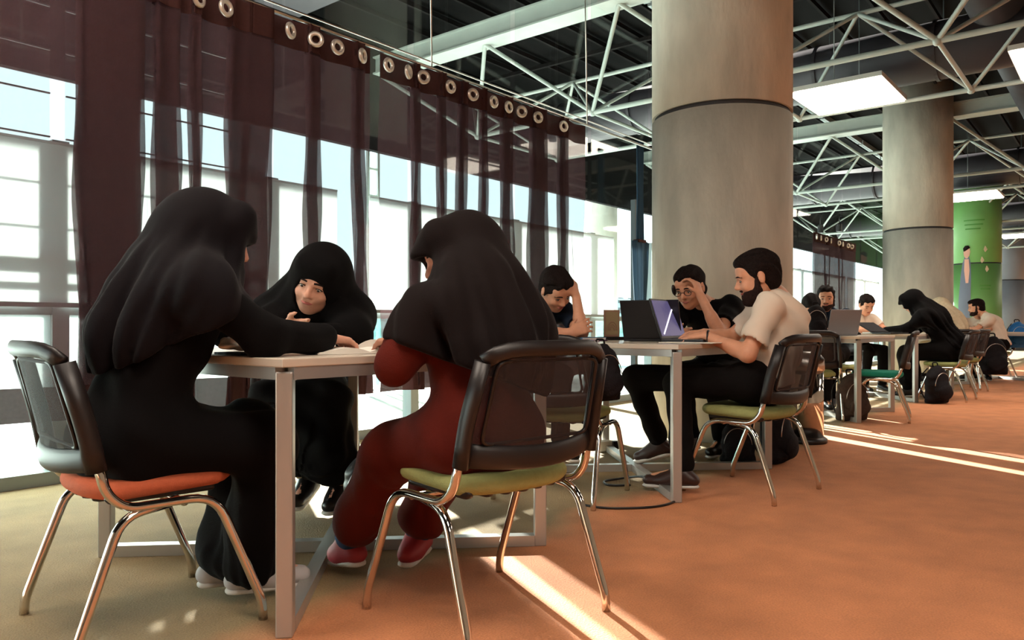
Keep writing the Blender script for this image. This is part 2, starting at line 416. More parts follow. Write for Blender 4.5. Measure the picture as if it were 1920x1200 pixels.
# ---------------------------------------------------------------- window wall: bays of glass between mullions
PW = 4.56
S0 = 1.69; BAY = 1.314
for k in range(-4, 26):
    a = S0 + BAY * k; b = a + BAY
    w_ = thing('window_%d' % (k + 5), R(a, PW), ROOM_RZ, None, None, kind='structure')
    boxobj('mullion', (0, 0, .92), (.085 if k < 12 else .07, .1, 1.84), M['frame'], w_)
    boxobj('pane', (BAY / 2, 0, 2.4), (BAY - .08, .012, 4.66), M['glass'], w_)
    boxobj('transom', (BAY / 2, -.01, .92), (BAY - .08, .07, .045), M['frame'], w_)
    if k < 1:
        boxobj('transom', (BAY / 2, -.01, 1.19), (BAY - .08, .07, .05), M['frame'], w_)
        boxobj('transom', (BAY / 2, -.01, 1.08), (BAY - .08, .05, .02), M['frame'], w_)
        for j in range(7): boxobj('glazing_wire', (BAY / 2, -.01, 1.39 + j * .235), (BAY - .08, .012, .008), M['darkframe'], w_)
    if k in (-4, -3, -2, -1, 0): boxobj('added_sun_film', (BAY / 2, -.02, .48), (BAY - .08, .008, .84), M['sun_film'], w_)  # translucent sheet added to keep low sun off the left floor
    if k == 1: boxobj('added_sun_film', (.36, -.02, .48), (.24, .008, .84), M['sun_film'], w_)
    boxobj('head_rail', (BAY / 2, 0, 4.78), (BAY - .08, .09, .1), M['frame'], w_)
# white roller blinds behind the glass; also added behind the curtains to block sun, gaps set for the sun stripes
gaps = [(3.50, 3.80), (7.28, 8.2), (8.88, 9.04), (11.14, 11.28), (11.74, 11.92), (15.9, 16.15), (18.6, 19.0), (23.2, 23.6), (27, 27.5)]
edges = [-.6]
for g in gaps: edges += [g[0], g[1]]
edges.append(33.0)
nb = 0
ORD = ['', 'first', 'second', 'third', 'fourth', 'fifth', 'sixth', 'seventh', 'eighth', 'ninth', 'tenth', 'eleventh', 'twelfth', 'thirteenth', 'fourteenth', 'fifteenth', 'sixteenth', 'seventeenth', 'eighteenth', 'nineteenth', 'twentieth', 'twenty-first', 'twenty-second', 'twenty-third', 'twenty-fourth', 'twenty-fifth', 'twenty-sixth', 'twenty-seventh', 'twenty-eighth', 'twenty-ninth', 'thirtieth']
for i in range(0, len(edges), 2):
    a, b = edges[i], edges[i + 1]; n = max(1, round((b - a) / 1.3)); wd = (b - a) / n
    for j in range(n):
        s = a + j * wd
        nb += 1; lab = 'white roller blind in the windows, %s from the left' % ORD[nb]
        t = thing('roller_blind', R(s, PW - .1, .95), ROOM_RZ, lab, 'blind', 'white roller blinds along the windows')
        ww = wd if j < n - 1 else wd
        boxobj('blind_cloth', (ww / 2, 0, .43), (ww, .006, .86), M['blind'], t)
        boxobj('bottom_bar', (ww / 2, 0, .0), (ww, .022, .025), M['frame'], t)
        boxobj('top_bar', (ww / 2, 0, .86), (ww, .014, .014), M['blind'], t)
# ---------------------------------------------------------------- beyond the glass
t = thing('glass_balustrade', R(-5.1, 7.4), ROOM_RZ, 'pale teal glass balustrade along the terrace edge outside the windows', 'balustrade')
for k in range(22):
    boxobj('glass_panel', (k * 1.9 + .95, 0, .5), (1.82, .02, .86), M['teal'], t)
    boxobj('post', (k * 1.9, 0, .5), (.05, .05, 1.0), M['frame'], t)
tubeobj('handrail', [(0, 0, 1.0), (41.8, 0, 1.0)], .025, M['frame'], t)
for i, (s, p, ww, dd, h, lab) in enumerate([(-14, 46, 16, 10, 3.4, 'pale low building seen through the leftmost curtain'),
        (8, 60, 14, 10, 5.5, 'pale block standing beyond the terrace behind the seated woman facing us'), (30, 52, 16, 10, 3.8, 'pale low block beyond the windows left of the nearest column'),
        (62, 66, 22, 12, 6.0, 'pale long block beyond the windows, between the two concrete columns'), (110, 70, 28, 12, 5, 'pale far block beyond the windows, at the right')]):
    t = thing('distant_building', R(s, p, -3.0), ROOM_RZ, lab, 'building')
    boxobj('wall', (0, 0, (h + 3) / 2), (ww, dd, h + 3), M['facade'], t)
    boxobj('roof', (0, 0, h + 3.15), (ww + .6, dd + .6, .3), M['frame'], t)
    for a in range(int(ww / 3)):
        for b in range(int(h / 1.6) + 1):
            boxobj('window', (-ww / 2 + 1.6 + a * 3, -dd / 2 - .02, 3.2 + b * 1.6), (1.5, .08, .9), M['darkframe'], t)
# canopy column with spot rail outside
t = thing('round_column', (2.0, 17.2, 0), 0, 'slim pale round column seen through the window left of the nearest column', 'column', None, 'structure')
bm = bmesh.new(); lathe(bm, [(.36, 0), (.36, 4.8)], seg=40); from_bm('shaft', bm, M['concrete'], t, True)

# ---------------------------------------------------------------- roof trusses
def truss(s0, pa=8.2, n=6, lab=''):
    t = thing('roof_truss', (0, 0, 0), ROOM_RZ, lab, 'truss', None, 'structure')
    zt, zl, md = 4.34, 3.53, 1.93
    boxobj('top_beam', (s0, pa - md * n / 2, zt + .11), (.2, md * n + .3, .2), M['truss'], t)
    boxobj('beam_flange', (s0, pa - md * n / 2, zt - .0), (.3, md * n + .3, .02), M['truss'], t)
    boxobj('beam_flange', (s0, pa - md * n / 2, zt + .22), (.3, md * n + .3, .02), M['truss'], t)
    for i in range(n):
        p0, p1 = pa - md * i, pa - md * (i + 1); pm = (p0 + p1) / 2
        a, b = (s0 + .95, pm, zl), (s0 + 2.88, pm, zl)
        bar('brace', a, (s0, p0, zt), .026, t); bar('brace', a, (s0, p1, zt), .026, t)
        bar('brace', a, (s0 + 1.93, p0, zt), .022, t); bar('brace', a, (s0 + 1.93, p1, zt), .022, t)
        bar('brace', b, (s0 + 1.93, p0, zt), .022, t); bar('brace', b, (s0 + 1.93, p1, zt), .022, t)
        bar('cross_brace', a, b, .025, t)
        bar('top_chord', (s0 + 1.93, p0, zt), (s0 + 1.93, p1, zt), .028, t)
        if i < n - 1:
            bar('bottom_chord', a, (s0 + .95, pm - md, zl), .032, t)
            bar('bottom_chord', b, (s0 + 2.88, pm - md, zl), .030, t)
        if i % 2 == 0: bar('cross_brace', (s0, p0, zt), (s0 + 1.93, p0, zt), .022, t)
        blob('node', a, (.05, .05, .05), M['truss'], t, seg=8); blob('node', b, (.05, .05, .05), M['truss'], t, seg=8)
    return t
truss(7.2, lab='nearest pale steel roof truss crossing above the curtains and the first concrete column')
truss(14.7, lab='second pale steel roof truss, crossing just behind the first concrete column')
truss(22.2, lab='third pale steel roof truss, beyond the second concrete column')
truss(30.0, lab='fourth pale steel roof truss, small near the far windows')
truss(38.0, lab='farthest pale steel roof truss')
t = thing('roof_beam', R(4.85, 0, 0), ROOM_RZ, 'wide pale blue grey roof beam at the top edge above the left curtains', 'beam', None, 'structure')
boxobj('beam_box', (0, 1.8, 4.44), (.46, 11.6, .3), M['duct'], t); boxobj('beam_flange', (0, 1.8, 4.28), (.56, 11.6, .03), M['duct'], t)
# post carrying the truss end beyond the curtain gap
t = thing('lattice_post', R(7.2, 8.37), ROOM_RZ, 'white steel lattice post seen in the gap between the two curtains', 'post', None, 'structure')
for a in (-.09, .09): boxobj('upright', (a, 0, 2.15), (.04, .04, 4.3), M['truss'], t)
for i in range(11): boxobj('rung', (0, 0, .4 + i * .38), (.2, .03, .03), M['truss'], t)
boxobj('head_plate', (0, 0, 4.3), (.3, .3, .14), M['truss'], t)
# ventilation ducts
for s, z, r, lab in ((10.3, 4.12, .34, 'large round grey duct running behind the nearest truss'), (18.6, 4.1, .36, 'round grey duct beyond the first concrete column'), (26.5, 4.1, .34, 'far round grey duct above the windows')):
    t = thing('ventilation_duct', R(s, 0), ROOM_RZ, lab, 'duct')
    bm = bmesh.new(); tube(bm, [(0, -4, z), (0, 7.6, z)], r, 32); from_bm('pipe', bm, M['duct'], t, True)
    for k in range(9):
        bm = bmesh.new(); tube(bm, [(0, -3.6 + k * 1.35, z), (0, -3.56 + k * 1.35, z)], r + .018, 32); from_bm('flange_ring', bm, M['duct'], t)
        tubeobj('hanger', [(r + .01, -3.58 + k * 1.35, z), (r + .01, -3.58 + k * 1.35, 4.85)], .008, M['frame'], t, seg=6)
t = thing('ventilation_duct', R(0, 3.4), ROOM_RZ, 'dark round duct running lengthwise under the roof above the right side', 'duct')
bm = bmesh.new(); tube(bm, [(9, -2.2, 4.45), (60, -2.2, 4.45)], .28, 28); from_bm('pipe', bm, M['duct'], t, True)
# ceiling light panels
for s in (.6, 9.4, 18.2, 27.0, 35.8):
    for p in (2.6, .45, -1.7, -3.9):
        seen = p > .3 and s > 5
        if s == 9.4: lab = 'bright square ceiling light panel right of the nearest column' if p == 2.6 else 'bright ceiling light panel cut by the right edge of the picture' if p == .45 else None
        elif s in (27.0, 35.8) and p > 0: lab = {(27.0, 2.6): 'small distant ceiling light panel beyond the green column', (27.0, .45): 'small distant ceiling light panel at the right edge of the picture', (35.8, 2.6): 'tiny ceiling light panel, farthest in the window side row', (35.8, .45): 'tiny ceiling light panel, farthest in the inner row'}[(s, p)]
        elif s == 18.2 and p == .45: lab = 'middle distance ceiling light panel right of the green column'
        elif s == 18.2 and p == 2.6: lab = 'smaller bright ceiling light panel above the green column'
        else: lab = None
        t = thing('ceiling_light', R(s, p, 3.5), ROOM_RZ, lab or 'ceiling light panel in the %s from the windows, %s from the camera end' % ({2.6: 'first row', .45: 'second row', -1.7: 'third row', -3.9: 'fourth row'}[p], {.6: 'nearest', 9.4: 'second', 18.2: 'third', 27.0: 'fourth', 35.8: 'fifth'}[s]), 'ceiling light', 'ceiling light panels')
        boxobj('diffuser', (0, 0, 0), (1.12, .98, .012), M['lamp'], t)
        boxobj('housing', (0, 0, .035), (1.16, 1.02, .05), M['lamp_frame'], t)
        if seen:
            for a in (-.5, .5):
                tubeobj('hanger', [(a, 0, .05), (a, 0, 1.3)], .005, M['frame'], t, seg=5)
# small black spotlights on the truss
for s, p, z, lab in ((8.15, 3.2, 3.36, 'small black spotlight hanging left of the nearest column'), (17.5, 5.4, 3.0, 'left of the two small spotlights in the window view'), (17.5, 5.0, 3.0, 'right of the two small spotlights in the window view')):
    t = thing('spotlight', R(s, p, z), ROOM_RZ, lab, 'spotlight')
    bm = bmesh.new(); lathe(bm, [(.05, -.1), (.062, -.09), (.062, .06), (.04, .09)], seg=16); from_bm('housing', bm, M['plastic'], t)
    tubeobj('arm', [(0, 0, .08), (0, 0, .3)], .012, M['plastic'], t, seg=6)

# ---------------------------------------------------------------- sheer brown curtains on eyelets
PC = 3.7
def s_of(px, pc=PC):
    r = (px - 960) / FPX; d = pc / (.63 - .777 * r); return .63 * r * d + .777 * d
def curtain(lab, spans, grom, pc=PC, top=2.56, hem=.42, group=None, lean=0.0):
    a = s_of(spans[0][0], pc)
    t = thing('sheer_curtain', R(a, pc, hem), ROOM_RZ, lab, 'curtain', group)
    path = []; q = 0.0
    for (x0, x1, n) in spans:
        s0, s1 = s_of(x0, pc) - a, s_of(x1, pc) - a
        if n == 1:
            k = max(6, int((s1 - s0) / .02))
            for i in range(k + 1):
                f = i / k; path.append((s0 + (s1 - s0) * f, q + .02 * math.sin(f * math.pi) * (1 if len(path) % 2 else 1), 0))
        else:
            for j in range(n):
                A, B = (s0, s1) if j % 2 == 0 else (s1, s0)
                for i in range(7):
                    f = i / 6; path.append((A + (B - A) * f, q + .016 * (j - (n - 1) / 2) + .012 * math.sin(f * math.pi), j))
    def grid(z0, z1, nz, dq, name, m):
        bm = bmesh.new(); rows = []
        for r_ in range(nz + 1):
            z = z0 + (z1 - z0) * r_ / nz; row = []
            hh = 1 - (z) / (top - hem)
            for i, (s, qq, j) in enumerate(path):
                ds = (.012 * math.sin(z * 3.1 + s * 9) + .01 * math.sin(z * 7 + i)) * min(1, hh * 2) + lean * hh * (s * .6)
                dp = (.02 * math.sin(s * 17 + z * .8) + .012 * math.sin(s * 31 + 2)) * (.35 + .65 * hh)
                row.append(bm.verts.new((s + ds, qq + dp + dq * (1 if j % 2 else -1), z)))
            rows.append(row)
        for A, B in zip(rows, rows[1:]):
            for i in range(len(A) - 1): bm.faces.new((A[i], A[i + 1], B[i + 1], B[i]))
        return from_bm(name, bm, m, t, True)
    H = top - hem
    grid(0, H - .0, 26, 0, 'sheer_cloth', M['curtain'])
    grid(H - .15, H + .01, 2, .004, 'header_band', M['band'])
    grid(0, .15, 2, .004, 'hem_band', M['band'])
    for g in grom:
        sx = s_of(g, pc - .04) - a
        gm = bmesh.new(); tilt = random.uniform(-.5, .5)
        pts = [(math.cos(2 * math.pi * k / 22) * .034 * math.cos(tilt), math.cos(2 * math.pi * k / 22) * .034 * math.sin(tilt), math.sin(2 * math.pi * k / 22) * .034) for k in range(22)]
        tube(gm, pts, .013, 8, closed=True)
        o = from_bm('eyelet', gm, M['brass'], t, True); o.location = (sx, -.045, H - .075)
    return t
curtain('sheer brown curtain at the left edge, letting the window lines show through', [(-260, 150, 1), (150, 172, 5)], [60, 170], lean=.0)
curtain('sheer brown curtain gathered into a broad dark fold behind the left woman', [(166, 262, 7), (262, 290, 1), (290, 335, 5), (335, 360, 1), (358, 372, 5), (372, 432, 1), (432, 468, 5), (466, 506, 5)], [285, 372, 423], lean=-.06)
curtain('narrow sheer brown curtain behind the woman who faces us', [(506, 575, 1), (575, 594, 5), (594, 664, 1), (664, 678, 5), (678, 694, 1)], [544, 591, 632, 679])
curtain('long sheer brown curtain with ten eyelets behind the woman in maroon', [(714, 774, 1), (774, 782, 5), (782, 822, 1), (822, 830, 5), (830, 866, 1), (864, 874, 5), (874, 902, 1), (902, 908, 5), (908, 944, 1), (944, 954, 5), (954, 998, 1), (998, 1018, 5), (1018, 1050, 1), (1050, 1060, 5), (1060, 1096, 1)],
        [728, 765, 793, 844, 886, 925, 953, 977, 1008, 1056])
curtain('distant brown curtain hanging between the two concrete columns', [(1527, 1545, 3), (1545, 1556, 2), (1556, 1572, 3), (1572, 1580, 2), (1580, 1602, 3)], [1531, 1539, 1549, 1558, 1573, 1580, 1590, 1597], pc=4.2, top=2.42, hem=.5)
t = thing('curtain_rail', R(-1, PC + .02, 0), ROOM_RZ, 'thin steel curtain rail carrying the brown curtains', 'rail')
tubeobj('rail_tube', [(0, -.02, 2.585), (9.3, -.02, 2.585)], .011, M['steel'], t, seg=8)
tubeobj('stay_cable', [(0, .05, 2.66), (9.3, .05, 2.66)], .006, M['steel'], t, seg=6)
for i in range(5):
    tubeobj('hanger', [(.9 + i * 1.9, -.02, 2.585), (.9 + i * 1.9, .02, 4.85)], .006, M['steel'], t, seg=6)
# dark drape tied back beside the nearest column
t = thing('tied_drape', R(s_of(1200, 4.3), 4.3, 0), ROOM_RZ, 'dark blue drape hanging beside the window mullion left of the nearest column', 'drape')
bm = bmesh.new(); rows = []
for z, hw in ((.85, .10), (1.1, .115), (1.4, .15), (1.78, .18), (1.80, .07), (2.3, .05), (2.9, .06)):
    rows.append([bm.verts.new((hw * (k / 12 * 2 - 1), .02 * math.sin(k * 1.9), z)) for k in range(13)])
for A, B in zip(rows, rows[1:]):
    for k in range(12): bm.faces.new((A[k], A[k + 1], B[k + 1], B[k]))
o = from_bm('drape_cloth', bm, M['drape'], t, True); md = o.modifiers.new('thick', 'SOLIDIFY'); md.thickness = .01
boxobj('tie_band', (0, 0, 1.79), (.16, .07, .03), M['band'], t)
boxobj('window_post', (.22, .2, 1.15), (.06, .06, 2.3), M['darkframe'], t)

# ================================================================ TABLES AND CHAIRS
def make_table(lab, x, y, rz):
    t = thing('square_table', (x, y, 0), rz, lab, 'table', 'square tables with loop legs')
    h = .815   # half diagonal to the legs, local +-X and +-Y are the corners
    bm = bmesh.new(); r = h + .018
    vs = [(0, -r), (r, 0), (0, r), (-r, 0)]
    box(bm, (0, 0, .738), (r * math.sqrt(2), r * math.sqrt(2), .024), .003, Matrix.Rotation(math.pi / 4, 4, 'Z'))
    from_bm('tabletop', bm, M['tabletop'], t)
    for i in range(4):
        a, b = Vector((*vs[i], 0)) * .97, Vector((*vs[(i + 1) % 4], 0)) * .97; mid = (a + b) / 2; d = (b - a)
        boxobj('edge_rail', (mid.x, mid.y, .709), (d.length - .04, .03, .034), M['tableleg'], t, 0, Matrix.Rotation(math.atan2(d.y, d.x), 4, 'Z'))
    for ax in (0, 1):
        for sg in (-1, 1):
            c = [0, 0, .357]; c[ax] = sg * (h - .02)
            sz = [.045, .045, .714]
            boxobj('leg', c, sz, M['tableleg'], t, .004)
        sz = [.045, .045, .04]; sz[ax] = 2 * h - .085
        boxobj('floor_bar', (0, 0, .021 + ax * .0005), sz, M['tableleg'], t)
        sz = [.04, .04, .036]; sz[ax] = 2 * h - .085
        boxobj('top_bar', (0, 0, .705 + ax * .0005), sz, M['tableleg'], t)
    return t
TRZ = math.atan2(.147, 1.62)   # local +Y from the near corner to the far corner
tables = [('square table in the foreground where the three women sit', -.685, 2.87), ('square table with the laptops, in front of the nearest column', .71, 4.45),
          ('square table behind the trash can, with a brown backpack under it', 2.93, 7.46), ('square table where the woman in the black veil sits', 4.36, 9.23),
          ('small distant table right of the veiled woman', 5.8, 11.05), ('distant table near the green column', 7.8, 12.3)]
T0 = make_table(tables[0][0], tables[0][1], tables[0][2], TRZ)
for lab, x, y in tables[1:]:
    c = copy_tree(T0); c.location = (x, y, 0); c['label'] = lab

def make_chair(lab, x, y, f, seatm):
    t = thing('stacking_chair', (x, y, 0), rotz_of(f), lab, 'chair', 'stacking chairs at the tables')
    t.scale = (1.03, 1.04, .945)
    # seat pad with a curved rim
    F_ = Field((-.25, -.24, .36), (.25, .26, .5), .008)
    
    for px_ in np.linspace(-.18, .18, 15):
        F_.cone((px_, -.165 + .05 * abs(px_ / .18) ** 3, .432), (px_, .19 - .07 * abs(px_ / .18) ** 3, .438), .026, .024, .02)
    F_.obj('seat', seatm, t)
    F_ = Field((-.25, -.24, .33), (.25, .26, .5), .01)
    for px_ in np.linspace(-.17, .17, 7):
        F_.cone((px_, -.16 + .03 * (px_ / .18) ** 2, .412), (px_, .15 - .04 * (px_ / .18) ** 2, .408), .018, .014, .035)
    F_.obj('seat_shell', M['plastic'], t)
    for sx in (-1, 1):
        post = rounded([(sx * .232, -.19, .56), (sx * .236, -.165, .44), (sx * .24, -.12, .395), (sx * .24, .10, .395), (sx * .25, .225, .06), (sx * .25, .228, .0)], .07, 6)
        tubeobj('front_leg', post, .0125, M['chrome'], t, seg=12)
        rear = rounded([(sx * .225, -.01, .388), (sx * .238, -.13, .375), (sx * .25, -.235, .05), (sx * .25, -.238, .0)], .06, 6)
        tubeobj('rear_leg', rear, .0125, M['chrome'], t, seg=12)
        cov = rounded([(sx * .232, -.184, .50), (sx * .230, -.205, .62), (sx * .212, -.248, .79)], .06, 5)
        tubeobj('back_post', cov, [.017] * len(cov), M['plastic'], t, seg=12, flat=1.5, up=(1, 0, 0))
    tubeobj('under_bar', [(-.24, .02, .388), (.24, .02, .388)], .011, M['chrome'], t)
    # backrest loop: wide top rail, mesh, lower rail with an opening
    def yb(x, z): return -.18 - (z - .46) * .215 - .0 + (.055 * (x / .23) ** 2) - .045
    top = [(x, yb(x, .825 - .03 * (abs(x) / .22) ** 6), .825 - .045 * (abs(x) / .22) ** 6) for x in np.linspace(-.212, .212, 15)]
    tubeobj('top_rail', top, [.022] * 15, M['plastic'], t, seg=12, flat=.55, up=(0, 0, 1))
    low = [(x, yb(x, .52 + .02 * (x / .23) ** 2), .515 + .02 * (x / .23) ** 2) for x in np.linspace(-.222, .222, 15)]
    tubeobj('lower_rail', low, [.034] * 15, M['plastic'], t, seg=12, flat=.3, up=(0, 0, 1))
    bm = bmesh.new(); rows = []
    for j in range(9):
        z = .545 + (.265) * j / 8; hw = .222 - .012 * j / 8
        rows.append([bm.verts.new((hw * (k / 12 * 2 - 1), yb(hw * (k / 12 * 2 - 1), z) + .004, z)) for k in range(13)])
    for j, (A, B) in enumerate(zip(rows, rows[1:])):
        for k in range(12): bm.faces.new((A[k], A[k + 1], B[k + 1], B[k]))
    from_bm('mesh_panel', bm, M['meshback'], t, True)
    bm = bmesh.new()
    inner = [(x, yb(x, z) - .004, z) for x, z in ((-.19, .56), (.19, .56), (.178, .79), (-.178, .79))]
    tube(bm, rounded(inner, .03, 4, True), .006, 6, closed=True); from_bm('inner_frame', bm, M['plastic'], t, True)
    return t
CH = []
CH.append(make_chair('orange seated chair at the left edge, the left woman sits on it', -1.06, 2.215, (.72, .69), M['seat_orange']))
CH.append(make_chair('green seated chair in the foreground under the woman in maroon', -.08, 2.27, (-.66, .75), M['seat_green']))
CH.append(make_chair('teal seated empty chair at the table behind the trash can', 3.32, 6.95, (-.85, .45), M['seat_teal']))
def chair(lab, x, y, f, src=1):
    c = copy_tree(CH[src]); c.location = (x, y, 0); c.rotation_euler = (0, 0, rotz_of(f)); c['label'] = lab; return c
chair('chair under the bearded man in the white shirt', 1.22, 3.93, (-.72, .69))
chair('empty green seated chair tucked behind the maroon woman\'s chair', .25, 3.82, (.45, .89))
chair('chair under the woman who faces us at the first table', -1.03, 3.78, (.28, -.96), 0)
chair('chair under the man in the black shirt against the column', 1.50, 5.25, (-.72, -.69))
chair('chair under the man holding his head', -.02, 5.02, (.6, -.8))
chair('chair under the man who rests his chin on his hand', 3.35, 8.05, (-.6, -.8))
chair('chair under the black veiled woman', 4.95, 8.75, (-.75, .66))
chair('chair in front of the third table, dark seat half hidden', 2.72, 7.02, (.3, .95))
chair('green seated chair right of the veiled woman', 5.75, 9.85, (-.7, .7))
chair('distant chair carrying the round dark backpack', 5.95, 10.35, (.3, .95))
chair('distant chair under the beige scarf woman', 6.5, 11.2, (-.8, .6))
chair('distant chair under the man in pale shirt at the far right', 7.75, 12.3, (-.9, .4))

# ================================================================ THINGS
def book_open(name, loc, rz, lab, cov, w_=.15, h_=.22, lift=.0, pages=M['paper'], group=None, cat='book'):
    t = thing(name, loc, rz, lab, cat, group)
    bm = bmesh.new(); n = 8
    for sg in (-1, 1):
        prof = [(sg * w_ * i / n, .006 + .016 * math.sin(math.pi * min(1, i / n * 1.1)) ** .8 * (1 - .35 * i / n)) for i in range(n + 1)]
        rows = []
        for yy in (-h_ / 2, h_ / 2):
            rows.append([bm.verts.new((x, yy, z)) for x, z in prof]); rows.append([bm.verts.new((x, yy, .003)) for x, z in prof])
        A, Ab, B, Bb = rows
        for k in range(n):
            for q in ((A[k], A[k + 1], B[k + 1], B[k]), (Ab[k], Bb[k], Bb[k + 1], Ab[k + 1]), (A[k], Ab[k], Ab[k + 1], A[k + 1]), (B[k], B[k + 1], Bb[k + 1], Bb[k])): bm.faces.new(q)
        bm.faces.new((A[n], Ab[n], Bb[n], B[n]))
    from_bm('pages', bm, pages, t)
    boxobj('cover', (0, 0, .002), (w_ * 2 + .01, h_ + .01, .003), cov, t)
    return t
def slabthing(name, loc, rz, size, lab, cat, m, m2=None, nm2='cover'):
    t = thing(name, loc, rz, lab, cat)
    boxobj('pages' if m2 else 'body', (0, 0, size[2] / 2), (size[0] - .006, size[1] - .006, size[2] - .002), m, t, .001)
    if m2:
        boxobj(nm2, (0, 0, size[2] - .001), (size[0], size[1], .003), m2, t); boxobj(nm2, (0, 0, .0015), (size[0], size[1], .003), m2, t)
        boxobj('spine', (-size[0] / 2, 0, size[2] / 2), (.003, size[1], size[2]), m2, t)
    return t
ZT = .7505
# on the first table
book_open('open_book', (-.50, 2.50, ZT), .5, 'open white book at the near corner of the first table', M['paper'], .16, .24)
book_open('open_book', (-.36, 2.62, ZT), -.35, 'open thick white book beside the maroon sleeve', M['paper'], .15, .22).scale = (1, 1, 2.2)
slabthing('notebook', (-.74, 2.66, ZT), .3, (.2, .27, .012), 'pale closed notebook under the left woman\'s hand', 'notebook', M['paper'], M['paper'])
slabthing('phone', (-.825, 2.31, ZT), .9, (.075, .15, .009), 'black phone lying under the crumpled tissue', 'phone', M['black_leather'], None)
F_ = Field((-.90, 2.2, .752), (-.72, 2.38, .86), .005)
for i in range(16):
    F_.ell((-.812 + random.uniform(-.045, .045), 2.29 + random.uniform(-.03, .03), .785 + random.uniform(-.012, .02)), (random.uniform(.012, .03), random.uniform(.012, .03), random.uniform(.008, .02)), k=.008)
o = F_.obj('crumpled_tissue', M['paper'], None); tag(o, 'crumpled pale tissue on the table corner under the left woman\'s elbow', 'tissue')
# curved book held up by the woman facing us
t = thing('held_book', (-.84, 2.95, .775), .25, 'grey green book with curled cover held by the woman facing us', 'book')
bm = bmesh.new()
for off, z0 in ((0, 0), ):
    rows = []
    for k in range(13):
        a = math.radians(165 - k * 11); cx, cz = math.cos(a) * .085, math.sin(a) * .075
        rows.append([bm.verts.new((cx * s_, yy, cz * s_)) for yy in (-.11, .11) for s_ in (1, .88)])
    for A, B in zip(rows, rows[1:]):
        for i, j in ((0, 1), (1, 3), (3, 2), (2, 0)): bm.faces.new((A[i], A[j], B[j], B[i]))
    bm.faces.new([rows[0][i] for i in (0, 1, 3, 2)]); bm.faces.new([rows[-1][i] for i in (0, 1, 3, 2)])
from_bm('curled_pages', bm, M['cover_green'], t, False)
boxobj('flat_pages', (.08, 0, -.012), (.15, .22, .012), M['paper'], t)
# on the second table
def laptop(x, y, f, lab, lidm, scr, tilt=18, ww=.34):
    t = thing('laptop', (x, y, ZT), rotz_of((-f[0], -f[1])), lab, 'laptop')   # local -Y towards the user
    boxobj('base', (0, -.115, .01), (ww, .23, .018), lidm, t, .003)
    boxobj('keyboard', (0, -.10, .0202), (ww - .05, .11, .002), M['keys'], t.children[0])
    q = Matrix.Rotation(math.radians(-tilt), 4, 'X')
    lid = boxobj('lid', q @ Vector((0, 0, .118)) + Vector((0, .0, .014)), (ww, .009, .226), lidm, t, .003, q)
    boxobj('screen', q @ Vector((0, -.006, .12)) + Vector((0, 0, .014)), (ww - .025, .002, .2), scr, lid, 0, q)
    return t
L1 = laptop(.885, 4.19, (.82, -.57), 'laptop with glowing violet screen in front of the bearded man', M['laptop_black'], M['screen'])
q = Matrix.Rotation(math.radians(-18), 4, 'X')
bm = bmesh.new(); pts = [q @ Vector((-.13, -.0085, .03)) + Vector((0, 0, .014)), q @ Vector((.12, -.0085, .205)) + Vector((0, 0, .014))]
tube(bm, pts, .0045, 6); from_bm('painted_reflection', bm, M['reflection_glow'], L1)  # glowing bar imitates a reflection running across the screen
L2 = laptop(.80, 4.38, (.45, .89), 'black laptop seen from behind, beside the violet screen', M['laptop_black'], M['keys'])
slabthing('notebook', (.86, 4.62, ZT), .4, (.2, .28, .02), 'pale notebook lying under the black laptop', 'notebook', M['paper'], M['paper'])
slabthing('sheet_stack', (.93, 3.93, ZT), .9, (.21, .3, .006), 'loose papers at the near corner under the bearded man\'s arm', 'paper', M['paper'], None)
slabthing('sheet_stack', (1.08, 4.08, ZT), .35, (.21, .3, .004), 'white sheet under the bearded man\'s forearms', 'paper', M['paper'], None)
t = thing('card_stand', (.63, 4.86, ZT), .25, 'small brown framed card with an arch drawing standing on the second table', 'card stand')
boxobj('card', (0, 0, .105), (.105, .012, .17), M['frame_brown'], t, .002); boxobj('printed_ground', (0, -.008, .105), (.085, .003, .145), M['khaki'], t)
for k, r_ in enumerate((.034, .024, .014)):
    bm = bmesh.new(); tube(bm, [(math.cos(a) * r_, -.011, .06 + math.sin(a) * r_ * 1.6) for a in np.linspace(0, math.pi, 12)], .0025, 6); from_bm('printed_arch', bm, M['frame_brown'], t)
boxobj('stand_foot', (0, 0, .01), (.17, .07, .02), M['black_leather'], t, .006)
slabthing('book', (.42, 4.55, ZT), .5, (.17, .24, .022), 'pale blue book under the arm of the man holding his head', 'book', M['paper'], M['cover_blue'])
slabthing('notebook', (.38, 4.25, ZT), .2, (.15, .21, .012), 'purple notebook near the left corner of the second table', 'notebook', M['paper'], M['cover_purple'])
t = thing('pen', (.52, 4.42, ZT + .005), .9, 'purple pen lying beside the purple notebook', 'pen'); tubeobj('barrel', [(-.06, 0, 0), (.05, 0, 0)], .0045, M['cover_purple'], t, seg=6); tubeobj('tip', [(.05, 0, 0), (.07, 0, 0)], [.0045, .001], M['steel'], t, seg=6)
# trash can
t = thing('trash_can', (2.13, 5.55, 0), 0, 'polished steel trash can beside the white shirted man\'s chair', 'trash can')
bm = bmesh.new(); lathe(bm, [(.135, 0), (.14, .01), (.14, .03), (.118, .045)], seg=40); from_bm('base', bm, M['plastic'], t, True)
bm = bmesh.new(); lathe(bm, [(.115, .045), (.115, .52)], seg=40); from_bm('body', bm, M['chrome'], t, True)
bm = bmesh.new(); lathe(bm, [(.122, .52), (.122, .56), (.118, .60), (.09, .64), (.05, .655)], seg=40); from_bm('lid', bm, M['steel'], t, True)
blob('opening', (0.03, -.10, .60), (.055, .03, .035), M['black_leather'], t)
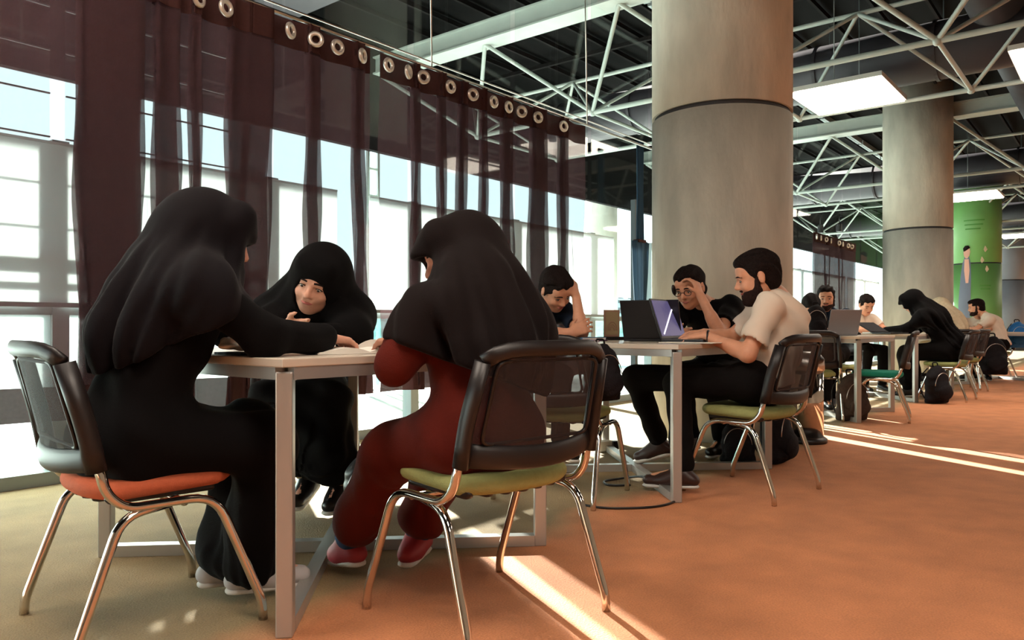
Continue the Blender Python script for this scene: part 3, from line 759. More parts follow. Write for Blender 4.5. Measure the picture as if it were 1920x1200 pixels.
# bags
def backpack(x, y, f, lab, m, sc=1.0, z=0.0, name='backpack'):
    t = thing(name, (x, y, z), rotz_of(f), lab, 'backpack' if name == 'backpack' else 'bag')
    F_ = Field((-.22, -.2, 0), (.22, .22, .52), .011)
    F_.ell((0, 0, .22), (.16, .11, .235), k=.05); F_.cone((-.1, 0, .05), (.1, 0, .05), .07, .07, .05); F_.ell((0, .09, .15), (.12, .06, .12), k=.03)
    F_.wrinkle(.006, 60, (.4, .3, 1)); F_.clip((0, 0, .004), (0, 0, -1))
    F_.obj('bag_body', m, t)
    F_ = Field((-.2, .02, 0), (.2, .22, .3), .011); F_.ell((0, .115, .14), (.115, .05, .1), k=.03); F_.wrinkle(.004, 70, (.4, .3, 1), 1); F_.obj('front_pocket', m, t)
    tubeobj('handle', rounded([(-.04, -.02, .44), (-.04, -.03, .49), (.04, -.03, .49), (.04, -.02, .44)], .02), .008, M['bag_black'], t, seg=6)
    for sx in (-1, 1): tubeobj('strap', rounded([(sx * .06, -.08, .42), (sx * .1, -.15, .32), (sx * .11, -.14, .15), (sx * .12, -.07, .06)], .06), .016, M['bag_black'], t, seg=8, flat=.4)
    tubeobj('zip', [(math.cos(a) * .13, .085, .2 + math.sin(a) * .17) for a in np.linspace(.1, math.pi - .1, 14)], .004, M['steel'], t, seg=5)
    t.scale = (sc, sc, sc); return t
backpack(3.02, 6.83, (.3, -1), 'brown backpack standing on the floor by the leg of the third table', M['bag_brown'], .92)
backpack(4.62, 8.35, (.4, -1), 'black backpack on the floor at the foot of the veiled woman\'s table', M['bag_black'], .9)
backpack(1.62, 4.72, (.8, -.6), 'black backpack on the floor behind the bearded man\'s chair', M['bag_black'], .8)
backpack(1.36, 4.62, (-.3, -1), 'small black bag under the second table', M['bag_black'], .62, name='shoulder_bag')
backpack(-.98, 3.1, (.2, -1), 'dark handbag with metal buckles hanging under the first table', M['black_leather'], .5, .28, name='handbag')
backpack(-.55, 2.88, (.2, -1), 'black glittery handbag between the women under the first table', M['black_leather'], .5, .13, name='handbag')
backpack(5.72, 10.05, (-.1, -1), 'round dark blue backpack hanging on a chair back', M['bag_navy'], .95, .36)
backpack(7.1, 11.35, (-.1, -1), 'large black backpack at the far right by the pale shirted man', M['bag_black'], 1.25, .12)
backpack(.43, 3.66, (.5, -.8), 'black bag hanging on the empty chair back', M['bag_black'], .6, .48, name='shoulder_bag')
backpack(2.75, 6.95, (-.2, -1), 'dark bag lying on the third table in front of a hidden sitter', M['bag_black'], .62, ZT, name='shoulder_bag')
backpack(7.9, 12.0, (-.1, -1), 'bright blue bag at the right edge of the picture', M['blue_bag'], .9, .5, name='shoulder_bag')
L3 = laptop(3.02, 7.02, (-.3, .95), 'grey laptop lid seen from behind on the third table', M['laptop_grey'], M['keys'], 14)
L4 = laptop(4.2, 8.75, (.5, -.8), 'dark open laptop on the fourth table', M['laptop_black'], M['keys'], 60)
slabthing('sheet_stack', (4.35, 8.95, ZT), .4, (.3, .4, .02), 'white papers on the table before the veiled woman', 'paper', M['paper'], None)
# cable and floor socket
pts = [(.34, 3.75, .006), (.3, 3.6, .006), (.42, 3.5, .006), (.68, 3.52, .006), (.83, 3.72, .006), (.80, 3.85, .03), (.70, 4.05, .05), (.60, 4.2, .006), (.48, 4.12, .006), (.50, 4.0, .006), (.62, 4.02, .006)]
t = thing('power_cable', (0, 0, 0), 0, 'dark power cable looping over the carpet at the second table\'s leg', 'cable')
tubeobj('cord', rounded(pts, .12, 6), .006, M['black_leather'], t, seg=6)
t = thing('socket_box', (.62, 5.15, 0), .5, 'small white floor socket box with black plug under the second table', 'socket')
boxobj('body', (0, 0, .035), (.12, .08, .07), M['paper'], t, .01); boxobj('plug', (.06, -.03, .04), (.05, .05, .06), M['black_leather'], t, .008)

# ================================================================ PEOPLE
def V(*a): return Vector(a)
def lerp(a, b, t): return a + (b - a) * t
class Person: pass
def axes(fwd, up=(0, 0, 1)):
    f = Vector(fwd).normalized(); u = Vector(up); u = (u - f * u.dot(f)).normalized(); r = f.cross(u)
    return r, f, u        # right, forward, up
def hand(F_, w_, d, thumb, palm, curl=.5, k=.007, sc=1.0, spread=.12):
    """palm, four jointed fingers of unequal length and a thumb that leaves the side of the palm"""
    d = Vector(d).normalized(); th = Vector(thumb); th = (th - d * th.dot(d)).normalized(); pn = d.cross(th)
    if pn.dot(Vector(palm)) < 0: pn = -pn
    K = []
    for i, (off, ln) in enumerate(((.032, .92), (.011, 1.0), (-.011, .95), (-.031, .78))):
        kn = w_ + d * (.088 - .004 * abs(i - 1)) * sc + th * off * sc
        F_.cone(w_ + th * off * .55 * sc, kn, .0125 * sc, .0105 * sc, .012)
        K.append(kn)
        p, dd = kn, (d + th * (spread * (1.5 - i) * .6)).normalized()
        for j, L in enumerate((.042, .027, .021)):
            a = curl * (.55, 1.0, .7)[j] + .06 * i
            dd = (dd * math.cos(a) + pn * math.sin(a)).normalized()
            q = p + dd * L * ln * sc
            F_.cone(p, q, (.0098, .0088, .0078)[j] * sc, (.009, .008, .0062)[j] * sc, .004)
            p = q
    F_.cone(w_ + d * .02 * sc, w_ + d * .07 * sc, .019 * sc, .017 * sc, .014, flat=(tuple(pn), .7))
    b = w_ + d * .022 * sc + th * .022 * sc; m = b + (d * .55 + th * .75 + pn * .35).normalized() * .040 * sc; e = m + (d * .85 + th * .35 + pn * .4 * curl).normalized() * .030 * sc
    F_.cone(b, m, .0135 * sc, .0105 * sc, .01); F_.cone(m, e, .0102 * sc, .0078 * sc, .005)
def head_skin(F_, c, fwd, up, sc=1.0):
    r, f, u = axes(fwd, up)
    def q(x, y, z): return c + (r * x + f * y + u * z) * sc
    rot = np.array([[r.x, f.x, u.x], [r.y, f.y, u.y], [r.z, f.z, u.z]])
    def E_(p, rad, k=.02, op='add'): F_.ell(q(*p), [v * sc for v in rad], rot, k * sc, op)
    E_((0, -.014, .035), (.074, .093, .085)); E_((0, .03, -.025), (.059, .060, .083), .03)
    E_((0, .052, -.088), (.028, .026, .022), .03); E_((-.04, .01, -.062), (.022, .035, .03), .03); E_((.04, .01, -.062), (.022, .035, .03), .03)
    E_((0, .066, .045), (.055, .025, .035), .03)
    for s_ in (-1, 1):
        E_((s_ * .031, .092, .006), (.017, .014, .011), .012, 'sub')
        E_((s_ * .031, .0735, .004), (.0135, .0135, .0115), .004)
        F_.cone(q(s_ * .012, .089, .021), q(s_ * .046, .078, .021), .007 * sc, .006 * sc, .01)
        E_((s_ * .036, .066, -.03), (.020, .018, .018), .02)
        E_((s_ * .0755, -.008, -.004), (.008, .018, .031), .006); E_((s_ * .083, -.004, 0), (.004, .009, .017), .004, 'sub')
        E_((s_ * .010, .094, -.031), (.0085, .009, .007), .006)
    F_.cone(q(0, .086, .012), q(0, .106, -.024), .0075 * sc, .0115 * sc, .01)
    F_.cone(q(-.017, .083, -.053), q(.017, .083, -.053), .0065 * sc, .0065 * sc, .008); F_.cone(q(-.013, .083, -.064), q(.013, .083, -.064), .007 * sc, .007 * sc, .006)
    return q, rot
def face_parts(t, q, rot, sc, brow=M['hair'], closed=True):
    rm = Matrix(rot.tolist())
    for s_ in (-1, 1):
        ey = blob('eye', q(s_ * .031, .0765, .0015), (.0115 * sc, .0115 * sc, .005 * sc), M['eye_white'], t, rm, 12)
        blob('iris', q(s_ * .031, .0855, -.0005), (.0055 * sc, .004 * sc, .0042 * sc), M['eye_dark'], ey, rm, 10)
        tubeobj('eyelid_line', [q(s_ * (.031 + x), .0865 - abs(x) * 25 * abs(x), .0065 - x * x * 30) for x in np.linspace(-.014, .014, 7)], .0017 * sc, M['eye_dark'], ey, seg=5)
        tubeobj('eyebrow', [q(s_ * (.013 + .010 * i), .0955 - .0016 * i * i * .8, .0245 + .0025 * i - .0011 * i * i) for i in range(5)], [x * sc for x in (.0030, .0036, .0034, .003, .0018)], brow, t, seg=6)
    tubeobj('lips', [q(x, .0905 - x * x * 14, -.0575 + x * x * 4) for x in np.linspace(-.021, .021, 9)], [.002 * sc, .0045 * sc, .006 * sc, .0068 * sc, .0062 * sc, .0068 * sc, .006 * sc, .0045 * sc, .002 * sc], M['lips'], t, seg=8, flat=.8)
def hair_mesh(t, q, rot, sc, m=M['hair'], vol=1.0, vox=.006, long_=0.0):
    c = q(0, 0, 0); F_ = Field(np.array(c) - .15 * sc, np.array(c) + .16 * sc, vox)
    F_.ell(q(0, -.018, .045), [.083 * sc * vol, .100 * sc, .089 * sc], rot, .02)
    F_.ell(q(0, .045, .088), [.062 * sc, .048 * sc, .032 * sc * vol], rot, .03)
    F_.ell(q(0, -.055, -.02), [.066 * sc, .052 * sc, .06 * sc], rot, .03)
    for s_ in (-1, 1): F_.cone(q(s_ * .073, .014, .03), q(s_ * .074, .012, -.02), .010 * sc, .006 * sc, .01)
    F_.ell(q(0, .09, -.03), [.068 * sc, .075 * sc, .098 * sc], rot, .012, 'sub')
    for s_ in (-1, 1): F_.ell(q(s_ * .085, -.006, -.012), [.022 * sc, .024 * sc, .036 * sc], rot, .006, 'sub')
    F_.wrinkle(.006, 150, tuple(rot[:, 0] * .8 + rot[:, 2] * .5), 1)
    return F_.obj('hair', m, t)
def beard_mesh(t, q, rot, sc, vox=.005, full=1.0):
    c = q(0, .03, -.05); F_ = Field(np.array(c) - .13 * sc, np.array(c) + .13 * sc, vox)
    F_.ell(q(0, .028, -.066), [.064 * sc, .062 * sc, .060 * sc * full], rot, .02); F_.ell(q(0, .062, -.094), [.036 * sc, .036 * sc, .036 * sc * full], rot, .02)
    for s_ in (-1, 1): F_.cone(q(s_ * .069, .012, .0), q(s_ * .064, .02, -.06), .009 * sc, .018 * sc, .015)
    F_.cone(q(-.02, .09, -.043), q(.02, .09, -.043), .007 * sc, .007 * sc, .008)
    F_.ell(q(0, .085, -.0), [.056 * sc, .06 * sc, .040 * sc], rot, .012, 'sub'); F_.ell(q(0, .11, -.058), [.022 * sc, .03 * sc, .0085 * sc], rot, .004, 'sub')
    F_.wrinkle(.0025, 200, tuple(rot[:, 2] * .6 + rot[:, 0] * .6), 2)
    return F_.obj('beard', M['beard'], t)
def shoe(t, an, toe, m, vox=.009, sc=1.0):
    d = (toe - an); d.z = 0; d.normalize(); heel = an - d * .045; g = Vector((0, 0, 1))
    base = min(an.z, toe.z) - .085 if False else 0
    F_ = Field(np.minimum(np.array(heel), np.array(toe)) - .08, np.maximum(np.array(heel), np.array(toe)) + .1, vox)
    z = lambda p, h: Vector((p.x, p.y, p.z + h))
    F_.cone(z(heel, -.035), z(toe, .0), .038 * sc, .034 * sc, .03, flat=((0, 0, 1), .85)); F_.cone(z(an, 0), z(lerp(an, toe, .5), -.015), .042 * sc, .036 * sc, .04)
    so_ = F_.obj('shoe', m, t)
    F_ = Field(np.minimum(np.array(heel), np.array(toe)) - .08, np.maximum(np.array(heel), np.array(toe)) + .1, vox)
    F_.cone(z(heel, -.065), z(toe, -.028), .036 * sc, .036 * sc, .01, flat=((0, 0, 1), .35)); F_.obj('shoe_sole', M['sole'], so_)

def figure(name, lab, J, vox=.009, sc=1.0, scale=1.0, skin='skin', garment='shirt', top='white_shirt', bottom='trouser_black', shoes='black_leather', sleeve='short', hair=True, beard=0, scarf=None, group=None, legs=True, hands=(1, 1), face=True, skirt=0):
    """J: dict of joints (world). pel chest neck head + fwd/up, sh/el/wr/hip/kn/an/toe as (left, right); hd = hand directions"""
    base = V(J['pel'].x, J['pel'].y, 0)
    t = thing('person', base, 0, lab, 'person', group)
    for k in list(J):                       # into the person's own frame
        if k in ('fwd', 'up', 'face', 'hd', 'len', 'slv'): continue
        if isinstance(J[k], (tuple, list)): J[k] = tuple(v - base for v in J[k])
        else: J[k] = J[k] - base
    f = Vector(J['face']).normalized(); r = V(f.y, -f.x, 0)
    pel, ch, nk, hd = J['pel'], J['chest'], J['neck'], J['head']
    sh, el, wr, hp, kn, an, to = (J[k] for k in ('sh', 'el', 'wr', 'hip', 'kn', 'an', 'toe'))
    allp = [pel, ch, nk, hd, *sh, *el, *wr, *hp, *kn, *an, *to]
    lo = np.min(np.array(allp), 0) - .2; hi = np.max(np.array(allp), 0) + .2; lo[2] = max(lo[2], -.02); hi[2] = hd.z + .2
    q, rot = None, None
    # ---- the body: one skin
    B = Field(lo, hi, vox)
    fl = (tuple(f), .68)
    B.cone(pel + V(0, 0, -.0), lerp(pel, ch, .5), .125, .110, .05, flat=(tuple(f), .75)); B.cone(lerp(pel, ch, .5), ch, .11, .125, .05, flat=(tuple(f), .75))
    B.cone(sh[0], sh[1], .045, .045, .06); B.cone(ch, nk, .09, .055, .05)
    B.cone(nk, lerp(nk, hd, .6), .052 * sc, .048 * sc, .03)
    for i in (0, 1):
        B.chain([sh[i], el[i], wr[i]], [.047, .038, .026], .03)
        B.cone(lerp(el[i], wr[i], .25), lerp(el[i], wr[i], .4), .038, .035, .02)
        if hands[i]: hand(B, wr[i], *J['hd'][i])
        if legs: B.chain([hp[i], kn[i], an[i]], [.075, .052, .036], .04); B.cone(an[i], to[i], .034, .026, .02)
    q, rot = head_skin(B, hd, J['fwd'], J['up'], sc)
    B.obj('body', M[skin], t)
    if face: face_parts(t, q, rot, sc)
    # ---- clothes
    T = M[top]
    G = Field(lo - .06, hi + .06, vox)
    g = .014
    if garment == 'shirt':
        mid = lerp(pel, ch, .5)
        G.cone(pel + V(0, 0, .0), mid, .15, .138, .05, flat=(tuple(f), .78)); G.cone(mid, ch, .138, .146, .05, flat=(tuple(f), .78)); G.cone(ch, lerp(ch, nk, .7), .13, .075, .05)
        G.cone(lerp(sh[0], sh[1], .04), lerp(sh[1], sh[0], .04), .062, .062, .06)
        G.cone(lerp(ch, nk, .6), lerp(nk, hd, .12), .085, .062, .03)
        for i in (0, 1):
            if sleeve == 'short':
                e = lerp(sh[i], el[i], .72); G.cone(sh[i], e, .068, .064, .04)
                d = (el[i] - sh[i]).normalized()
            else:
                G.chain([sh[i], el[i], lerp(el[i], wr[i], .9)], [.068, .056, .042], .04)
        G.wrinkle(.010, 38, (.5, .3, 1)); G.folds(ch, (0, 0, -1), 11, .007, 0, .3, 0, 4)
        G.clip(pel + V(0, 0, -.045), V(0, 0, -1) - f * .25)
        if sleeve == 'short':     # cut the sleeves open above the elbow
            for i in (0, 1):
                d = (el[i] - sh[i]).normalized(); e = lerp(sh[i], el[i], .70); G.cone(e + d * .05, e + d * .11, .075, .075, .004, op='sub')
        G.obj('shirt', T, t)
        if sleeve == 'long':
            pass
    if garment == 'robe':
        mid = lerp(pel, ch, .5)
        G.cone(pel + V(0, 0, -.0), mid, .165, .135, .06, flat=(tuple(f), .8)); G.cone(mid, ch, .135, .14, .05, flat=(tuple(f), .8)); G.cone(ch, nk, .13, .07, .05)
        G.cone(sh[0], sh[1], .058, .058, .06)
        for i in (0, 1):
            G.chain([sh[i], el[i], lerp(el[i], wr[i], .97)], [.068, J.get('slv', .060), .044], .04)
            G.cone(hp[i], kn[i], .105, .083 + .01 * skirt, .06)
            e = lerp(kn[i], an[i], J.get('len', .72)); G.cone(kn[i], e, .078, .085 + .01 * skirt, .05)
        G.cone(lerp(hp[0], hp[1], .5), lerp(kn[0], kn[1], .5), .1, .07, .08)
        if skirt: G.cone(lerp(kn[0], kn[1], .5), lerp(lerp(kn[0], kn[1], .5), lerp(an[0], an[1], .5), .7), .09, .1, .08)
        G.wrinkle(.011, 30, (.6, .3, .8)); G.folds(lerp(kn[0], kn[1], .5) + V(0, 0, .1), (0, 0, -1), 11, .006 if skirt else .003, 0.05, .4)
        G.obj('robe', T, t)
    if legs:
        Lg = Field(lo - .03, hi + .03, vox)
        for i in (0, 1):
            Lg.cone(hp[i], kn[i], .092, .070, .05); Lg.cone(kn[i], lerp(kn[i], an[i], .92), .069, .056, .03)
        if garment == 'shirt': Lg.cone(hp[0], hp[1], .105, .105, .05); Lg.cone(pel, pel + V(0, 0, .05), .135, .12, .05, flat=(tuple(f), .8))
        Lg.wrinkle(.005, 40, (.3, .5, 1), 2)
        Lg.obj('trousers', M[bottom], t)
        for i in (0, 1): shoe(t, an[i], to[i], M[shoes], vox)
    if scarf: scarf(t, q, rot, J, f, r, lo, hi)
    elif hair: hair_mesh(t, q, rot, sc)
    if beard: beard_mesh(t, q, rot, sc, full=beard)
    return t, q, rot
figure_ = figure

def cape(m, reach=.62, back=.16, vox=.008, brim=0.0, amp=.007, veil=False, hemcut=None, hemn=None, extra=None, nm='headscarf', top=1.0, slim=1.0, op=1.05, hood=1.08):
    """a scarf or veil: hood round the head, open at the face, falling over shoulders and back"""
    def go(t, q, rot, J, f, r, lo, hi):
        hd, nk, sh, ch, el = J['head'], J['neck'], J['sh'], J['chest'], J['el']
        S_ = Field(lo - .08, hi + .08, vox)
        S_.ell(q(0, -.02, .032), [.088 * hood, .110 * hood, .100 * top * hood], rot, .03); S_.ell(q(0, .012, -.02), [.080, .088, .116], rot, .04)
        S_.cone(q(-.035, .055, .072), q(.035, .055, .072), .040 * hood, .040 * hood, .03)
        if brim:
            for s_ in (-1, 1): S_.cone(q(s_ * .04, .05, .075), q(0, .112 + brim, .035), .035, .016, .05); S_.cone(q(s_ * .06, .05, .04), q(s_ * .068, .075, -.03), .025, .02, .04)
        bk = lerp(nk, hd, .25) - f * .06
        S_.cone(q(0, -.05, 0), bk, .08 * slim, .095 * slim, .05); S_.cone(q(0, 0, -.08), nk + f * .04, .068, .085, .05)
        S_.cone(nk, lerp(ch, nk, .35) - f * .03, .10, .16 * slim, .06, flat=(tuple(f), .85))
        for i in (0, 1):
            S_.cone(nk, lerp(sh[i], el[i], .05), .078, .076, .06); S_.cone(sh[i], lerp(sh[i], el[i], reach), .078, .068, .085)
        S_.cone(lerp(nk, hd, .2) - f * .07, lerp(J['pel'], ch, 1 - back) - f * .09 * slim ** 4, .09, .15 * slim, .08, flat=(tuple(f), .6))
        S_.cone(nk + f * .05, ch + f * .07, .08, .10, .06)
        if extra: extra(S_, q, J, f, r)
        S_.folds(q(0, 0, .1), lerp(ch, J['pel'], .3) - q(0, 0, .1), 8, amp, .08, .4, .4, 3.0); S_.folds(q(0, 0, .08), lerp(ch, J['pel'], .3) - q(0, 0, .1), 17, amp * .45, .15, .5, 1.4, 5.0)
        S_.wrinkle(.003, 24, (.5, .4, .9), 1)
        # face opening
        S_.ell(q(0, .105, -.046), [.062 * op, .078 * op, .078 * op], rot, .012, 'sub')
        S_.ell(q(0, .03, -.043), [.060 * op, .066 * op, .074 * op], rot, .01, 'sub')
        S_.clip(hemcut(J, f, r) if hemcut else lerp(J['pel'], ch, .55), hemn if hemn else (0, 0, -1))
        S_.obj(nm, M[m], t)
    return go

# -- 1: the woman at the left, seen from behind
b1 = V(.72, .69, 0).normalized(); r1 = V(b1.y, -b1.x, 0)
J = dict(len=.93, pel=V(-1.08, 2.16, .54), chest=V(-.99, 2.22, .83), neck=V(-.93, 2.27, .99), head=V(-.905, 2.31, 1.105), fwd=(.87, .40, -.34), up=(.2, .1, 1), face=b1,
         sh=(V(-1.06, 2.36, .94), V(-.86, 2.11, .935)), el=(V(-.93, 2.52, .83), V(-.70, 2.17, .80)), wr=(V(-.80, 2.60, .80), V(-.585, 2.40, .80)),
         hip=(V(-1.14, 2.22, .515), V(-1.02, 2.09, .515)), kn=(V(-.86, 2.50, .50), V(-.735, 2.28, .50)), an=(V(-.91, 2.42, .10), V(-.80, 2.36, .10)), toe=(V(-.79, 2.50, .05), V(-.675, 2.44, .05)),
         hd=((V(.7, .3, -.1), V(0, -1, 0), V(0, 0, -1), .5), (V(.45, .85, -.1), V(-1, .5, 0), V(0, 0, -1), .5)))
def ex1(S_, q, J, f, r):
    # long tail of the scarf falling behind the back towards the chair
    S_.chain([q(0, -.06, .02), J['neck'] - f * .08 + V(0, 0, -.02), J['chest'] - f * .10 + V(0, 0, -.06) - r * .03, J['chest'] - f * .15 + V(0, 0, -.20) - r * .05], [.085, .09, .08, .04], .05)
    S_.cone(q(0, -.05, -.02), J['chest'] - f * .07 + V(0, 0, -.02), .09, .14, .06)
def hem1(J, f, r): return J['chest'] + V(0, 0, -.02) + f * 0
w1, q, rot = figure('person', 'woman in black headscarf and robe at the left, seen from behind, leaning on the table', J, .0085, sc=1.06, skin='skin_pale', garment='robe', top='black_cloth', bottom='black_cloth', shoes='shoe_grey', sleeve='long', hair=False,
       scarf=cape('scarf_black', .45, .2, .008, extra=ex1, hemcut=hem1, hemn=tuple(V(.40, .38, -1)), amp=.012, slim=.88, op=.9, hood=1.04, brim=-.028))
boxobj('gold_label', Vector((-.93, 2.13, .735)) - w1.location, (.05, .012, .016), M['gold'], w1, .002, Matrix.Rotation(-.75, 4, 'Z'))

# -- 2: the woman facing us
J = dict(pel=V(-1.0, 3.72, .55), chest=V(-.92, 3.47, .82), neck=V(-.865, 3.33, .935), head=V(-.812, 3.22, 1.022), fwd=(-.10, -.90, -.30), up=(.34, 0, 1), face=(.12, -1, 0),
         sh=(V(-.72, 3.40, .885), V(-1.04, 3.42, .885)), el=(V(-.655, 3.18, .80), V(-1.02, 3.18, .80)), wr=(V(-.79, 3.05, .79), V(-.90, 3.02, .83)),
         hip=(V(-.91, 3.72, .54), V(-1.09, 3.74, .54)), kn=(V(-.80, 3.36, .50), V(-1.08, 3.40, .50)), an=(V(-.78, 3.48, .12), V(-.93, 3.52, .16)), toe=(V(-.80, 3.36, .05), V(-.95, 3.40, .06)),
         hd=((V(-.9, -.3, 0), V(0, 0, 1), V(0, -1, 0), .6), (V(.9, -.35, -.05), V(0, 0, 1), V(0, -1, -.4), .55)))
def ex2(S_, q, J, f, r):
    for i in (0, 1): S_.chain([q(0, -.03, .03), J['sh'][i] + V(0, 0, .0), lerp(J['el'][i], J['wr'][i], .1)], [.10, .095, .08], .06)
    S_.chain([J['sh'][1], J['pel'] + V(-.1, .05, .05), V(-1.16, 3.55, .25) - (J['_b'] if '_b' in J else V(0, 0, 0))], [.1, .16, .08], .06) if False else None
w2, q, rot = figure('person', 'woman in black veil facing us across the first table, reading a book', J, .0085, sc=1.14, skin='skin_pale', garment='robe', top='black_cloth', bottom='khaki', shoes='black_leather', sleeve='long', hair=False, skirt=1,
       scarf=cape('black_cloth', .98, .5, .008, extra=ex2, hemcut=lambda J, f, r: J['pel'] + V(0, 0, .12), amp=.007, slim=.85, op=1.16, hood=1.2))

# -- 3: the woman in maroon, seen from behind left
f3 = V(-.66, .75, 0).normalized(); l3 = V(-f3.y, f3.x, 0)
J = dict(len=.8, slv=.050, pel=V(-.08, 2.23, .54), chest=V(-.12, 2.31, .80), neck=V(-.135, 2.35, .93), head=V(-.165, 2.40, 1.05), fwd=(-.90, -.34, -.30), up=(-.1, .1, 1), face=f3,
         sh=(V(-.225, 2.19, .87), V(-.035, 2.395, .86)), el=(V(-.325, 2.14, .73), V(-.08, 2.56, .77)), wr=(V(-.345, 2.34, .79), V(-.16, 2.70, .79)),
         hip=(V(-.14, 2.17, .515), V(-.02, 2.30, .515)), kn=(V(-.37, 2.38, .45), V(-.22, 2.54, .46)), an=(V(-.555, 2.60, .11), V(-.335, 2.72, .10)), toe=(V(-.60, 2.64, .055), V(-.36, 2.64, .05)),
         hd=((V(-.5, .85, 0), V(1, .5, 0), V(0, 0, -1), .5), (V(-1, .2, 0), V(0, 0, 1), V(0, 0, -1), .5)))
def ex3(S_, q, J, f, r):
    S_.chain([q(0, -.05, .02), J['neck'] - f * .05 + r * .05, J['sh'][1] - f * .07 + V(0, 0, -.02), J['el'][1] - f * .13 + V(0, 0, .05)], [.085, .095, .085, .065], .06)
    S_.cone(J['neck'] - f * .06, J['chest'] - f * .08 + V(0, 0, -.05), .11, .15, .08)
w3, q, rot = figure('person', 'woman in dark brown headscarf and maroon robe, seated with her back to us', J, .0085, sc=1.06, skin='skin_pale', garment='robe', top='maroon', bottom='jeans', shoes='shoe_red', sleeve='long', hair=False,
       scarf=cape('scarf_brown', .6, .3, .008, brim=-.004, extra=ex3, hemcut=lambda J, f, r: J['chest'] + V(0, 0, -.10), hemn=(-.35, -.1, -1), amp=.013, op=1.12))

# -- 4: bearded man in the white shirt
J = dict(pel=V(1.31, 3.92, .56), chest=V(1.395, 3.96, .85), neck=V(1.37, 3.98, .985), head=V(1.262, 3.95, 1.088), fwd=(-.93, .18, -.26), up=(-.12, 0, 1), face=(-.9, .4, 0),
         sh=(V(1.27, 3.80, .93), V(1.36, 4.14, .93)), el=(V(1.155, 3.76, .70), V(1.20, 4.22, .775)), wr=(V(1.00, 3.97, .79), V(1.03, 4.12, .80)),
         hip=(V(1.20, 3.86, .55), V(1.27, 4.03, .55)), kn=(V(.86, 3.98, .545), V(.70, 4.36, .545)), an=(V(.86, 3.86, .10), V(.85, 4.42, .17)), toe=(V(.70, 3.92, .055), V(.74, 4.47, .08)),
         hd=((V(-.9, .4, -.05), V(.1, .9, .3), V(0, 0, -1), .45), (V(-.95, -.2, -.05), V(0, -.9, .3), V(0, 0, -1), .45)))
man, q, rot = figure('person', 'bearded man in white T-shirt typing on the laptop', J, .0075, sc=1.07, shoes='leather', beard=1.0)
o = tubeobj('wrist_watch', [lerp(V(*J['el'][0]), V(*J['wr'][0]), .93) + (V(0, 0, 1) * math.cos(a) + V(.4, .9, 0).normalized() * math.sin(a)) * .0295 for a in np.linspace(0, 2 * math.pi, 17)[:-1]], .006, M['black_leather'], man, seg=6, closed=True)

# -- 5: man in black with glasses, hand at the brow
J = dict(pel=V(1.42, 5.22, .57), chest=V(1.30, 5.02, .84), neck=V(1.25, 4.93, .965), head=V(1.115, 4.80, 1.075), fwd=(-.62, -.70, -.34), up=(-.05, 0, 1), face=(-.72, -.69, 0),
         sh=(V(1.40, 4.86, .96), V(1.10, 5.05, .93)), el=(V(1.235, 4.58, .80), V(1.0, 4.8, .79)), wr=(V(1.135, 4.62, 1.02), V(1.0, 4.62, .79)),
         hip=(V(1.48, 5.16, .55), V(1.36, 5.28, .55)), kn=(V(1.28, 4.86, .53), V(1.10, 5.02, .53)), an=(V(1.34, 4.90, .10), V(1.18, 5.05, .10)), toe=(V(1.24, 4.80, .05), V(1.07, 4.96, .05)),
         hd=((V(-.25, .25, .9), V(-.5, -.5, .1), V(-.3, .7, -.1), 1.1), (V(.5, -.8, 0), V(-.3, .2, 1), V(0, 0, -1), .5)))
man2, q, rot = figure('person', 'man in black T-shirt and glasses leaning his brow on his hand', J, .0085, sc=1.08, top='black_cloth')
for s_ in (-1, 1):
    c = [q(s_ * .033 + .022 * math.cos(a), .1005 - abs(math.cos(a)) * .002, .0 + .016 * math.sin(a)) for a in np.linspace(0, 2 * math.pi, 17)[:-1]]
    tubeobj('glasses_rim', c, .0022, M['black_leather'], man2, seg=5, closed=True)
    tubeobj('glasses_arm', [q(s_ * .055, .098, .004), q(s_ * .078, .07, .006), q(s_ * .081, -.0, .006)], .0018, M['black_leather'], man2, seg=5)
tubeobj('glasses_bridge', [q(-.011, .101, .003), q(.011, .101, .003)], .002, M['black_leather'], man2, seg=5)
blob('held_phone', q(.058, .085, .02), (.012, .02, .035), M['black_leather'], man2, Matrix(rot.tolist()))

# -- 6: man holding his head
J = dict(pel=V(.0, 5.0, .57), chest=V(.14, 4.82, .83), neck=V(.19, 4.74, .94), head=V(.262, 4.62, 1.055), fwd=(.42, -.62, -.62), up=(.1, -.45, .8), face=(.6, -.8, 0),
         sh=(V(.34, 4.86, .92), V(.03, 4.68, .92)), el=(V(.405, 4.50, .80), V(.20, 4.42, .79)), wr=(V(.382, 4.56, 1.01), V(.34, 4.40, .80)),
         hip=(V(.07, 5.05, .55), V(-.07, 4.95, .55)), kn=(V(.30, 4.72, .53), V(.15, 4.62, .53)), an=(V(.30, 4.78, .10), V(.1, 4.66, .10)), toe=(V(.38, 4.66, .05), V(.18, 4.54, .05)),
         hd=((V(-.22, .08, .9), V(-.5, -.6, .1), V(-.8, 0, .1), .75), (V(.8, .2, .35), V(0, .3, 1), V(0, 1, 0), .5)))
figure('person', 'dark haired man bent over his book, holding his head, behind the maroon woman', J, .0085, sc=1.08, top='navy_shirt')

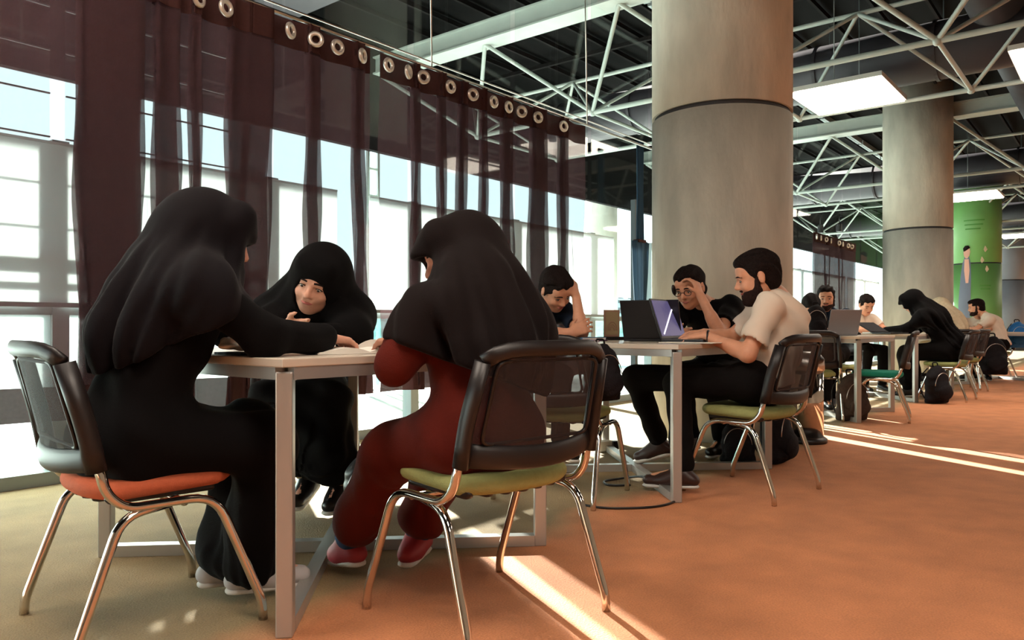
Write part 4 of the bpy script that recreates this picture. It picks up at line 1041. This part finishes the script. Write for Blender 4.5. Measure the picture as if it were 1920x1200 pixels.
# -- far sitters: same skeleton, simpler pose
def sitter(lab, x, y, f, lean=.16, yaw=0, pitch=-.3, top='white_shirt', bottom='trouser_black', head=None, chin=False, scarf=None, garment='shirt', reach=.28, sc=1.06, vox=.013, skin='skin', hair=True, beard=0, legs=True, drop=0.0):
    f = V(*f, 0).normalized(); r = V(f.y, -f.x, 0); o = V(x, y, 0)
    def p(a, b, c): return o + r * a + f * b + V(0, 0, c)
    hf = (f * math.cos(yaw) + r * math.sin(yaw)) + V(0, 0, pitch)
    J = dict(pel=p(0, -.04, .57), chest=p(0, -.04 + lean * .6, .87 - drop * .5), neck=p(0, -.02 + lean, 1.0 - drop), head=p(0, .03 + lean * 1.35, 1.125 - drop), fwd=hf, up=(0, 0, 1), face=f,
             sh=(p(-.17, -.03 + lean * .9, .95 - drop), p(.17, -.03 + lean * .9, .95 - drop)), el=(p(-.22, lean + .14, .79), p(.22, lean + .14, .79)), wr=(p(-.1, lean + reach + .08, .795), p(.1, lean + reach + .08, .795)),
             hip=(p(-.09, 0, .55), p(.09, 0, .55)), kn=(p(-.11, .40, .53), p(.11, .40, .53)), an=(p(-.10, .38, .1), p(.12, .34, .1)), toe=(p(-.11, .52, .05), p(.13, .48, .05)),
             hd=((f + r * .4, -r * -1, V(0, 0, -1), .5), (f - r * .4, -r, V(0, 0, -1), .5)))
    if chin:
        J['el'] = (J['el'][0], p(.16, lean + .16, .79)); J['wr'] = (J['wr'][0], p(.055, lean + .13, .985 - drop)); J['hd'] = (J['hd'][0], (V(0, 0, 1) - r * .5, -r, -f, 1.0))
    return figure('person', lab, J, vox, sc=sc, garment=garment, top=top, bottom=bottom, scarf=scarf, hair=hair, skin=skin, beard=beard, legs=legs)
sitter('man resting his chin on his hand behind the grey laptop', 3.36, 8.12, (-.55, -.83), .12, -.2, -.1, top='navy_shirt', chin=True, beard=.7)
sitter('dark haired sitter bent low behind the dark bag on the third table', 3.02, 7.95, (-.1, -1), .16, 0, -.9, top='black_cloth', drop=.10)
sitter('boy in white shirt seated at the fourth table left of the second column', 4.45, 9.95, (.2, -1), .14, .2, -.5, drop=.02, vox=.014)
sitter('woman in long black veil bending over papers at the fourth table', 4.95, 8.75, (-.78, .62), .24, 0, -.55, top='black_cloth', bottom='black_cloth', garment='robe', hair=False, skin='skin_pale', scarf=cape('black_cloth', .9, .8, .013, brim=-.005, amp=.010, hemcut=lambda J, f, r: J['pel'] + V(0, 0, .02)))
sitter('woman in beige headscarf seen from behind, right of the veiled woman', 6.42, 11.1, (-.75, .66), .14, 0, -.3, top='beige_cloth', garment='robe', hair=False, vox=.015, scarf=cape('beige_cloth', .5, .3, .015, hemcut=lambda J, f, r: J['chest'] + V(0, 0, -.08)))
sitter('small dark haired boy in pale shirt in front of the green column', 7.35, 12.15, (-.4, -.9), .14, 0, -.4, vox=.016, drop=.05)
sitter('man in pale shirt in profile at the far right', 7.45, 11.75, (-.9, .35), .2, 0, -.15, vox=.015, beard=.7)
